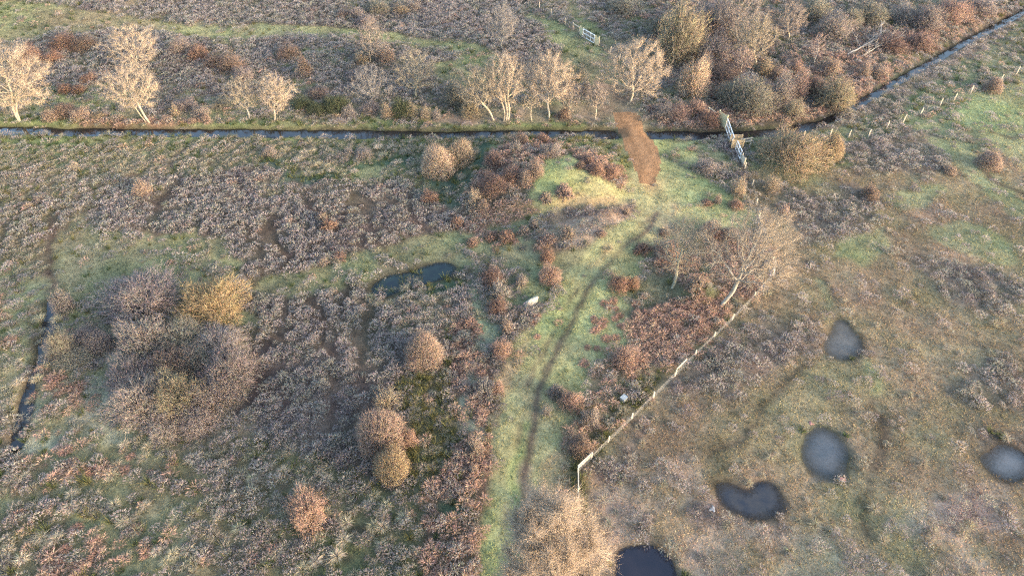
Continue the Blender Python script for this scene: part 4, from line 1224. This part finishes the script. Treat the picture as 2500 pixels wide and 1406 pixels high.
    (1182, 980, 920, 62, 'spiky', 'grey', "grey spiky bush at the edge of the dark bracken"),
    (1214, 968, 930, 36, 'dome', 'pink', "pinkish bush touching the grey spiky one beside the track"),
    (1335, 650, 612, 36, 'dome', 'rust', "upright rusty bush on the grass left of the track bend"),
    (1342, 700, 645, 56, 'dome', 'pink', "dusty pink bush just above the boulder"),
    (1272, 700, 672, 30, 'dome', 'grey', "small grey bush left of the dusty pink one"),
    (1512, 720, 672, 52, 'dome', 'rust', "rusty bush on the grass right of the track bend"),
    (1545, 712, 675, 34, 'dome', 'rust', "smaller rusty bush right of the other at the track bend"),
    (1572, 628, 595, 50, 'fern', 'rust', "rusty bracken bush at the track's right edge above the bend"),
    (1632, 645, 590, 70, 'dome', 'pink', "dusty pink dead bush left of the thin crooked tree"),
    (1740, 588, 545, 60, 'dome', 'bramble', "dark brown bramble on the grass above the oak"),
    (1782, 595, 558, 52, 'dome', 'bramble', "brown bramble right beside the dark one above the oak"),
    (1622, 580, 560, 30, 'dome', 'brown', "small brown bush alone on the grass above the thin crooked tree"),
    (1832, 715, 690, 38, 'dome', 'orange', "bright orange bush right of the oak trunk"),
    (1525, 906, 848, 70, 'dome', 'pink', "pinkish grey dead bush right of the track"),
    (1356, 978, 940, 42, 'dome', 'purple', "mauve grey bush at the right edge of the track"),
    (1392, 1010, 955, 56, 'dome', 'pink', "pinkish brown bush right of the mauve grey one"),
    (1335, 1022, 985, 38, 'spiky', 'grey', "pale grey tuft bush at the track's edge"),
    (1440, 1045, 1000, 46, 'dome', 'grey', "grey brown bush between track and fence"),
    (1418, 1120, 1070, 60, 'dome', 'brown', "brown bush above the white railed fence corner"),
    (1290, 1250, 1205, 34, 'spiky', 'pink', "bleached pinkish dead bush on the track edge above the bottom tree"),
    # mound and ridge
    (1206, 412, 370, 46, 'dome', 'bramble', "plum bramble on the upper left of the mound"),
    (1202, 482, 424, 64, 'dome', 'bramble', "largest dark plum bramble on the left flank of the mound"),
    (1250, 450, 405, 50, 'dome', 'bramble', "plum bramble in the hollow of the mound's left side"),
    (1272, 356, 326, 40, 'dome', 'brown', "brown bush on the top back of the mound"),
    (1325, 352, 328, 38, 'dome', 'rust', "rusty bush on the right of the mound's top"),
    (1259, 378, 338, 34, 'spiky', 'grey', "grey spiky bush on the back of the mound"),
    (1345, 388, 350, 54, 'dome', 'grey', "pinkish grey bush behind the mound's grassy top"),
    (1282, 458, 415, 42, 'dome', 'orange', "bright orange bush on the front of the mound"),
    (1308, 440, 392, 36, 'dome', 'orange', "tall orange bush near the mound's crest"),
    (1243, 470, 450, 24, 'dome', 'orange', "small orange bush left of the bright one on the mound"),
    (1378, 492, 448, 48, 'fern', 'pink', "pinkish bracken clump on the mound's grassy front"),
    (1330, 505, 470, 36, 'fern', 'orange', "orange bracken clump at the mound's sunny foot"),
    (1437, 408, 378, 38, 'dome', 'bramble', "brown bramble at the upper end of the mound's right tail"),
    (1416, 415, 393, 26, 'dome', 'brown', "small brown bush at the left of the mound's right tail"),
    (1457, 432, 400, 40, 'dome', 'rust', "rusty bramble in the middle of the mound's right tail"),
    (1494, 436, 406, 40, 'dome', 'rust', "rusty bush at the lower end of the mound's right tail"),
    (1303, 562, 536, 28, 'fern', 'orange', "upright orange bracken on the low ridge's left end"),
    (1281, 580, 552, 36, 'fern', 'orange', "round orange bracken left of the upright one on the ridge"),
    (1338, 604, 572, 50, 'fern', 'pink', "wide pinkish orange bracken in front of the low ridge"),
    (1384, 592, 550, 38, 'fern', 'orange', "bright orange bracken on the front of the low ridge"),
    (1237, 596, 562, 44, 'fern', 'rust', "dull rust bracken left of the ridge"),
    (1200, 592, 566, 38, 'fern', 'rust', "low rust bracken at the far left of the ridge"),
    (1153, 605, 582, 34, 'fern', 'rust', "rust bracken beside the old green track"),
    (1382, 612, 596, 22, 'fern', 'orange', "small orange bracken in front of the ridge's bright one"),
    (1530, 528, 502, 20, 'broom', 'orange', "slim orange sapling at the right tip of the low ridge"),
    (1468, 582, 562, 28, 'dome', 'pink', "small pinkish bush right end of the low ridge"),
    (1115, 560, 530, 40, 'fern', 'rust', "rust bracken patch left of the mound on the heather edge"),
    (800, 570, 535, 44, 'fern', 'rust', "rust bracken clump in the middle of the upper heather"),
    (783, 548, 520, 34, 'fern', 'orange', "smaller orange bracken clump beside it in the upper heather"),
    (785, 652, 630, 34, 'fern', 'orange', "orange bracken clump on the path edge below the upper heather"),
    (825, 640, 622, 44, 'fern', 'rust', "long low orange bracken along the path edge"),
    (90, 498, 476, 44, 'fern', 'orange', "orange bracken patch in the left marsh"),
    (62, 515, 495, 30, 'fern', 'orange', "small orange bracken left of the marsh patch"),
    (1700, 718, 672, 44, 'fern', 'orange', "orange bracken heap between the thin tree and the oak"),
]
COLS['straw_'] = (.33, .28, .18)
COLS['brown_'] = (.31, .265, .235)
for s in SHRUBS:
    nm = "bracken_clump" if s[4] == 'fern' else "shrub"
    place_shrub(*s, name=nm, cat="bracken" if nm[0] == 'b' else "shrub",
                group="rusty bracken clumps around mound and heath" if nm[0] == 'b' else "leafless shrubs scattered over the heath")
    LAND.append((s[0], s[1], s[6]))

# ------------------------------------------------------------------ single tussocks and bracken clumps that stand out
def tuft_mesh(name, seed, nb, length, width, tmax, curl, diamond=False):
    global height
    keep, r = height, np.random.default_rng(seed)
    height = lambda x, y: np.zeros_like(np.asarray(x, float))
    v, c = blades(np.zeros(1), np.zeros(1), r, nb, length, width, tmax, .2, np.ones((1, 3)), .2, curl=curl, bias=(-.2, .05), diamond=diamond)
    height = keep
    me = mesh_raw(name, v, np.arange(len(v)).reshape(-1, 3), c)
    me.materials.append(M_PLANT)
    return me
TUSS = [tuft_mesh("grass_tussock", 700 + i, 220, .75, .030, .85, .8) for i in range(4)]
FERN = [tuft_mesh("bracken_clump", 720 + i, 220, .48, .030, 1.3, .7, True) for i in range(4)]

def short(lab):                    # the landmark's noun phrase, cut before the first joining word
    out = []
    for w_ in lab.replace(',', '').split():
        if w_ in ('at', 'standing', 'leaning', 'behind', 'with', 'in', 'beside', 'tucked', 'between', 'rising', 'cut', 'by', 'left', 'right', 'touching', 'on', 'above', 'below', 'near', 'under', 'alone', 'just', 'its', 'seen', 'beyond', 'and', 'from', 'to', 'of', 'the', 'hanging', 'hugging', 'against', 'along', 'among', 'forming', 'tight'):
            if len(out) >= 2: break
            continue
        out.append(w_)
    return ' '.join(out)
UNIQ = {}
for l in LAND:
    UNIQ.setdefault(short(l[2]), []).append(l)
LANDU = [(l[0][0], l[0][1], k) for k, l in UNIQ.items() if len(l) == 1 and len(k.split()) >= 3]
LANDU += [(1297, 735, 'pale boulder'), (1522, 972, 'pale metal box'), (1828, 1210, 'heart shaped pond'), (2012, 1098, 'round icy pond'), (1575, 1375, 'dark near pond'), (60, 960, 'narrow stream'),
          (1030, 680, 'teal pond'), (1411, 1150, 'white railed fence corner'), (1555, 380, 'brown causeway')]

def describe(items, head):
    """a label for every small plant: its nearest landmark, the side it is on, and its rank there"""
    res, slots = [None] * len(items), {}
    for i, (px, py) in enumerate(items):
        lx, ly, ph = min(LANDU, key=lambda q: (q[0] - px) ** 2 + (1.4 * (q[1] - py)) ** 2)
        dx, dy = px - lx, py - ly
        side = ('right of' if dx > 0 else 'left of') if abs(dx) > abs(dy) else ('below' if dy > 0 else 'above')
        slots.setdefault((side, ph), []).append((math.hypot(dx, dy), i))
    rank = ['nearest', 'second nearest', 'third nearest', 'fourth nearest', 'fifth nearest', 'sixth nearest', 'seventh nearest', 'eighth nearest', 'ninth nearest', 'tenth nearest']
    for (side, ph), l in slots.items():
        l.sort()
        for k, (d, i) in enumerate(l):
            res[i] = f"{head} {side} the {ph}" + ("" if len(l) == 1 else f", {rank[min(k, 9)]} to it")
    return res

TUSSOCKS = [(a / 3.906 + 620, b / 3.906 + 1046) for a, b in ((1090, 740), (1265, 750), (1380, 630), (1435, 860), (1155, 650), (870, 610), (710, 495), (460, 550), (290, 430), (1145, 940), (1235, 950), (800, 860),
            (690, 830), (885, 910), (1620, 380), (640, 430), (1230, 1130), (860, 1080), (800, 1230), (600, 1270), (470, 1350), (230, 1200))]
TUSSOCKS += [(a / 3.906, b / 3.906 + 1046) for a, b in ((690, 640), (695, 780), (550, 1060), (410, 1050), (95, 1180), (225, 1260), (95, 460), (250, 460), (1100, 740), (1190, 165), (1420, 180), (2410, 480), (2090, 850), (2290, 960),
             (1660, 1200), (1600, 1280), (1500, 1180), (1810, 1170), (1400, 740), (1190, 900), (1080, 460), (1870, 300), (2140, 380))]
TUSSOCKS += [(a / 3.906 + 620, b / 3.906 + 340) for a, b in ((440, 200), (520, 340), (480, 140), (620, 250), (700, 270), (740, 310), (640, 330), (560, 130), (860, 350), (960, 320), (1240, 160), (1380, 230), (300, 110), (1190, 90))]
TUSSOCKS += [(a / 3.906, b / 3.906 + 690) for a, b in ((180, 760), (370, 930), (190, 960), (90, 1190), (430, 820), (320, 1130), (240, 1300), (60, 340), (90, 240), (560, 360), (400, 370))]
labs = describe(TUSSOCKS, "pale straw grass tussock")
p0 = {}
for i, (px, py) in enumerate(TUSSOCKS):
    k = i % 4
    if k not in p0:
        o = link("grass_tussock", TUSS[k], None); p0[k] = o
    else:
        o = p0[k].copy(); COL.objects.link(o)
    s = random.uniform(.7, 1.05)
    o.location = ground(px, py); o.scale = (s, s, s * random.uniform(.8, 1.1)); o.rotation_euler = (0, 0, random.uniform(-.8, .8))
    c = np.array(random.choice([(.40, .345, .255), (.38, .335, .225), (.42, .355, .27)])) * random.uniform(.9, 1.1)
    o.color = (*c, 1)
    tag(o, labs[i], "tussock", "pale tussocks standing out of the marsh and lower field")
FERNS = [(a / 3.906 + 1240, b / 3.906 + 690) for a, b in ((920, 200), (1000, 190), (960, 240), (1030, 250), (1020, 350), (1060, 320), (1075, 420), (820, 340), (830, 370), (890, 410), (840, 460), (940, 540), (1030, 530), (850, 630),
         (760, 620), (730, 770), (910, 370), (270, 320), (240, 380), (280, 520), (1220, 210), (1300, 130), (1230, 270))]
FERNS += [(a / 3.906, b / 3.906 + 1046) for a, b in ((620, 210), (700, 320), (880, 400), (1190, 400), (1090, 390), (730, 960), (570, 1290), (900, 1230), (1300, 960), (1390, 1190), (750, 1330), (620, 1150), (640, 330), (1250, 270))]
labs = describe(FERNS, "low red brown bracken tuft")
p0 = {}
for i, (px, py) in enumerate(FERNS):
    k = i % 4
    if k not in p0:
        o = link("bracken_clump", FERN[k], None); p0[k] = o
    else:
        o = p0[k].copy(); COL.objects.link(o)
    s = random.uniform(.75, 1.2)
    o.location = ground(px, py); o.scale = (s, s, s * .8); o.rotation_euler = (0, 0, random.uniform(0, 6.28))
    o.color = (*(np.array((.33, .205, .15)) * random.uniform(.85, 1.2)), 1)
    tag(o, labs[i], "bracken", "bracken tufts on the open grass")

# ------------------------------------------------------------------ fences
def wire_fence(posts_px, label, mat, hp=1.25, mesh_h=1.05, rails=(), name="wire_fence", extra=1, seed=1, wires=6, thick=.055):
    r = random.Random(seed)
    P = [ground(*p) for p in posts_px]
    root = empty(name, P[0]); tag(root, label, "fence")
    o = P[0]
    for p in P:
        m = MB(); q = p - o
        tilt = Matrix.Rotation(r.uniform(-.05, .05), 3, 'X') @ Matrix.Rotation(r.uniform(-.05, .05), 3, 'Y')
        m.box(q + Vector((0, 0, hp / 2 - .1)), (thick * 2, thick * 2, hp + .2), tilt, .9)
        m.build("post", mat, root)
    m = MB()
    for a, b in zip(P[:-1], P[1:]):
        a, b = a - o, b - o
        for k in range(wires):
            z = .12 + (mesh_h - .12) * k / (wires - 1)
            m.bar(a + Vector((0, -.07, z)), b + Vector((0, -.07, z)), .0042, 3)
        n = int((b - a).length / .60)
        for i in range(1, n):
            c = a.lerp(b, i / n)
            m.bar(c + Vector((0, -.07, .1)), c + Vector((0, -.07, mesh_h)), .003, 3)
    m.build("wire_mesh", M_WIRE, root)
    for (pa, pb, zs) in rails:
        a, b = ground(*pa) - o, ground(*pb) - o
        for z in zs:
            m = MB(); d = b - a
            rot = d.to_track_quat('X', 'Z').to_matrix()
            m.box((a + b) / 2 + Vector((0, .09, z)), (d.length + .2, .06, .14), rot)
            m.build("rail", mat, root)
    return root

wire_fence([(2520, 162), (2481, 182), (2441, 201), (2405, 215), (2369, 228), (2328, 247), (2294, 259), (2246, 283), (2205, 299), (2164, 315), (2119, 336), (2071, 337), (2025, 335), (1960, 340), (1910, 347), (1862, 352), (1830, 356)],
           "long wire mesh fence with pale posts running up the right field beside the diagonal ditch", M_WOOD, 1.3, rails=[((1832, 356), (1806, 359), (.7, 1.15))])
wire_fence([(1818, 412), (1836, 455), (1846, 500), (1852, 535), (1868, 590), (1885, 640), (1886, 672), (1840, 728), (1787, 782), (1742, 826), (1697, 869), (1648, 918), (1595, 971), (1542, 1023), (1485, 1079), (1443, 1121), (1411, 1151),
            (1411, 1203), (1409, 1285), (1410, 1345), (1412, 1420)],
           "low wire fence with white topped posts winding from stile to bottom tree", M_WOOD, .98, .85,
           rails=[((1443, 1121), (1411, 1151), (.90, .5)), ((1411, 1153), (1411, 1203), (.90, .5)), ((1672, 894), (1650, 916), (.95,)), ((1888, 655), (1884, 690), (1.0,))], seed=3, thick=.06)
wire_fence([(1268, -18), (1290, 4), (1317, 23), (1345, 40), (1380, 62), (1399, 74), (1414, 84)], "wire fence with pale posts running up to the steel gate at the top", M_WOOD, 1.3, rails=[((1400, 75), (1415, 84), (1.1,))], seed=4)
wire_fence([(1462, 113), (1490, 133), (1512, 150), (1545, 172), (1600, 205), (1668, 241), (1714, 268), (1728, 282)], "wire fence in the scrub from the steel gate down to the mossy boards", M_WOOD, 1.3, rails=[((1728, 282), (1748, 296), (1.15,))], seed=5)

# ------------------------------------------------------------------ gates, boards, stile
def metal_gate(pa, pb, h, label, nv=3, posts=True):
    a, b = ground(*pa), ground(*pb)
    a.z = b.z = max(a.z, b.z) + .06
    root = empty("field_gate", a); tag(root, label, "gate", "galvanised steel gates")
    d = b - a; L = d.length; u = d.normalized()
    def P(s, z): return u * s + Vector((0, 0, z))
    m = MB()
    for q in ((0, 0, L, 0), (0, h, L, h), (0, 0, 0, h), (L, 0, L, h)):
        m.bar(P(q[0], q[1] + .08), P(q[2], q[3] + .08), .045, 8)
    m.build("frame", M_ZINC, root)
    m = MB(); m.bar(P(.04, h * .5 + .08), P(L - .04, h * .5 + .08), .04, 8); m.build("middle_rail", M_ZINC, root)
    for k in range(1, nv):
        m = MB(); m.bar(P(L * k / nv, .1), P(L * k / nv, h + .06), .034, 8); m.build("upright", M_ZINC, root)
    m = MB()
    n = int(L / .12)
    for k in range(1, n): m.bar(P(L * k / n, .09), P(L * k / n, h + .07), .007, 3)
    for k in range(1, int(h / .12)): m.bar(P(.04, .08 + k * .12), P(L - .04, .08 + k * .12), .007, 3)
    m.build("mesh_infill", M_WIRE, root)
    m = MB()
    for z in (.25, h - .1): m.bar(P(-.12, z), P(.02, z), .03, 6)
    m.build("hinge", M_ZINC, root)
    return root

def board_panel(pa, pb, h, label, mat, vertical=True, name="board_fence"):
    a, b = ground(*pa), ground(*pb)
    root = empty(name, a); tag(root, label, "fence")
    d = b - a; L = math.hypot(d.x, d.y); rz = math.atan2(d.y, d.x); R = Matrix.Rotation(rz, 3, 'Z'); u = R @ Vector((1, 0, 0))
    m = MB(); r = random.Random(int(L * 1000))
    if vertical:
        n = max(2, int(L / .16))
        for k in range(n):
            m.box(u * (L * (k + .5) / n) + Vector((0, 0, h / 2 + r.uniform(-.03, .05))), (L / n * .93, .035, h), R)
    else:
        n = int(h / .18)
        for k in range(n):
            m.box(u * L / 2 + Vector((0, 0, .1 + k * .18)), (L, .035, .13), R)
    m.build("board_panel", mat, root)
    for s in (0, L):
        m = MB(); m.box(u * s + R @ Vector((0, .09, 0)) + Vector((0, 0, h / 2)), (.13, .13, h + .25), R); m.build("post", mat, root)
    return root

metal_gate((1423, 92), (1450, 109), 1.35, "wide galvanised steel field gate with six mesh panels at the top")
board_panel((1415, 86), (1421, 91), 1.5, "short mossy board panel on the left side of the top steel gate", M_MOSSWOOD)
board_panel((1452, 110), (1461, 113), 1.45, "short mossy board panel on the right side of the top steel gate", M_MOSSWOOD)
metal_gate((1767, 330), (1786, 360), 1.5, "galvanised steel gate with six mesh panels beside the wooden stile")
metal_gate((1795, 366), (1806, 391), 1.25, "narrow galvanised gate below the wooden stile", 2)
board_panel((1750, 300), (1765, 328), 1.9, "tall mossy board fence between the far ditch and the stile gate", M_MOSSWOOD)
board_panel((1808, 393), (1814, 405), 1.1, "short grey board panel below the narrow gate", M_WOOD)
# stile: stepped horizontal bars between four posts
a = ground(1796, 358)
st = empty("wooden_stile", a); tag(st, "new orange wooden stile of horizontal boards between the two metal gates", "stile")
for k, (dx, dy) in enumerate(((-.75, -.55), (.75, -.55), (-.75, .55), (.75, .55))):
    m = MB(); m.box((dx, dy, .75), (.13, .13, 1.6)); m.build("post", M_NEWWOOD, st)
for dy in (-.55, .55):
    m = MB()
    for k in range(6): m.box((0, dy + (.085 if dy > 0 else -.085), .22 + k * .23), (1.62, .04, .12))
    m.build("board_panel", M_NEWWOOD, st)
m = MB(); m.box((0, 0, .50), (1.3, .3, .06)); m.build("step", M_NEWWOOD, st)

# ------------------------------------------------------------------ small lone things
def icosphere(seed, n=2):
    import bmesh
    bm = bmesh.new(); bmesh.ops.create_icosphere(bm, subdivisions=n, radius=1.0)
    v = np.array([q.co[:] for q in bm.verts]); f = [[w.index for w in q.verts] for q in bm.faces]
    bm.free()
    return v, np.array(f)
v, f = icosphere(1, 4)
r = np.random.default_rng(11)
for _ in range(16):                # knock flat facets off the lump
    nrm = unit(r.normal(size=3)); dlim = r.uniform(.62, .86)
    ex = np.maximum(v @ nrm - dlim, 0)
    v -= ex[:, None] * nrm[None] * .92
v += .03 * np.stack([fbm(v[:, 0] * 4 + k, v[:, 1] * 4 + v[:, 2] * 3, 1, 3, 600 + k) for k in range(3)], 1)
v = v * np.array([1.25, .62, .78]); v[:, 2] = np.maximum(v[:, 2], -.3) + .22
v[:, 2] += .18 * v[:, 0]
o = link("boulder", mesh_raw("boulder", v, f), M_ROCK)
o.location = ground(1296, 741); o.rotation_euler = (0, 0, .55); o.scale = (.84, .84, .84)
tag(o, "pale lichened boulder lying on the grass left of the track", "boulder")

def crate(px, py, label, mat, size, lidm, name, cat, rz):
    root = empty(name, ground(px, py), rz); tag(root, label, cat)
    sx, sy, sz = size
    m = MB(); m.box((0, 0, sz / 2), (sx, sy, sz), None, .94); m.build("body", mat, root)
    m = MB(); m.box((0, 0, sz + .03), (sx * 1.04, sy * 1.04, .06)); m.box((0, sy * .2, sz + .07), (sx * .3, .05, .03)); m.build("lid", lidm, root)
    return root
crate(1522, 978, "pale blue grey metal box in the bracken left of the wire fence", M_BOX, (.56, .50, .55), M_BOX, "metal_box", "box", .75)
crate(2055, 1172, "faded red box with a white rim on the grass below the round icy pond", M_WHITE, (.42, .28, .18), M_RED, "plastic_box", "box", -.25)
# litter scraps: crumpled sheets with thickness
def scrap(px, py, label, mat, s, seed, name, cat):
    r = np.random.default_rng(int(seed))
    n = 7; u = np.linspace(-1, 1, n); X_, Y_ = np.meshgrid(u, u)
    cut_ = 1 + .35 * np.sin(np.arctan2(Y_, X_) * 3 + seed)
    Z_ = .25 + .22 * np.sin(X_ * 3 + seed) * np.cos(Y_ * 2.5) + .08 * r.normal(size=X_.shape)
    v = np.stack([X_ * cut_, Y_ * cut_ * .7, Z_], -1).reshape(-1, 3) * s
    i = (np.arange(n - 1)[:, None] * n + np.arange(n - 1)[None]).ravel()
    q = np.stack([i, i + 1, i + n + 1, i + n], 1)
    o = link(name, mesh_raw(name, v, q, None, True), mat)
    md = o.modifiers.new("thickness", 'SOLIDIFY'); md.thickness = .02
    o.location = ground(px, py); o.rotation_euler = (0, 0, seed)
    return tag(o, label, cat)
scrap(1740, 1242, "crumpled white sheet lying left of the heart shaped pond", M_WHITE, .26, 1.0, "plastic_sheet", "litter")
scrap(1979, 1033, "torn pinkish red sheet lying above the round icy pond", M_RED, .2, 2.0, "plastic_sheet", "litter")

def dead_log(p1, p2, rad, label, seed, nbr=14, mat=M_DEADWOOD):
    a, b = ground(*p1), ground(*p2)
    root = empty("fallen_tree", a); tag(root, label, "fallen tree", "fallen dead trees")
    d = b - a; L = d.length; r = random.Random(seed)
    m = MB(); u = d.normalized(); prev = Vector((0, 0, .2)); n = 8
    pts = [Vector((0, 0, .25))]
    for k in range(1, n + 1):
        pts.append(u * L * k / n + Vector((r.uniform(-.1, .1), r.uniform(-.1, .1), .25 + .5 * k / n)))
    for k in range(n): m.bar(pts[k], pts[k + 1], rad * (1 - .75 * k / n), 7, rad * (1 - .75 * (k + 1) / n))
    m.build("trunk", mat, root)
    m = MB()
    for k in range(nbr):
        t = r.uniform(.3, 1); i = min(int(t * n), n - 1); p = pts[i].lerp(pts[i + 1], t * n - i)
        q = p + (u * r.uniform(.3, 1) + Vector((r.uniform(-1, 1), r.uniform(-1, 1), r.uniform(.1, 1)))) * L * r.uniform(.12, .28)
        m.bar(p, q, .035, 5, .01)
        for _ in range(4):
            s_ = p.lerp(q, r.uniform(.3, 1)); m.bar(s_, s_ + Vector((r.uniform(-1, 1), r.uniform(-1, 1), r.uniform(0, .9))) * .9 + u * .5, .022, 4, .006)
    m.build("branch", mat, root)
    return root
dead_log((2068, 138), (2150, 96), .15, "bleached fallen tree in the russet bramble, the longer of two", 1, 20)
dead_log((2088, 150), (2160, 112), .10, "thinner fallen tree lying beside the longer bleached one", 2, 14)
dead_log((1882, 678), (1872, 660), .08, "bleached broken branch lying on the fence right of the oak", 3, 5)
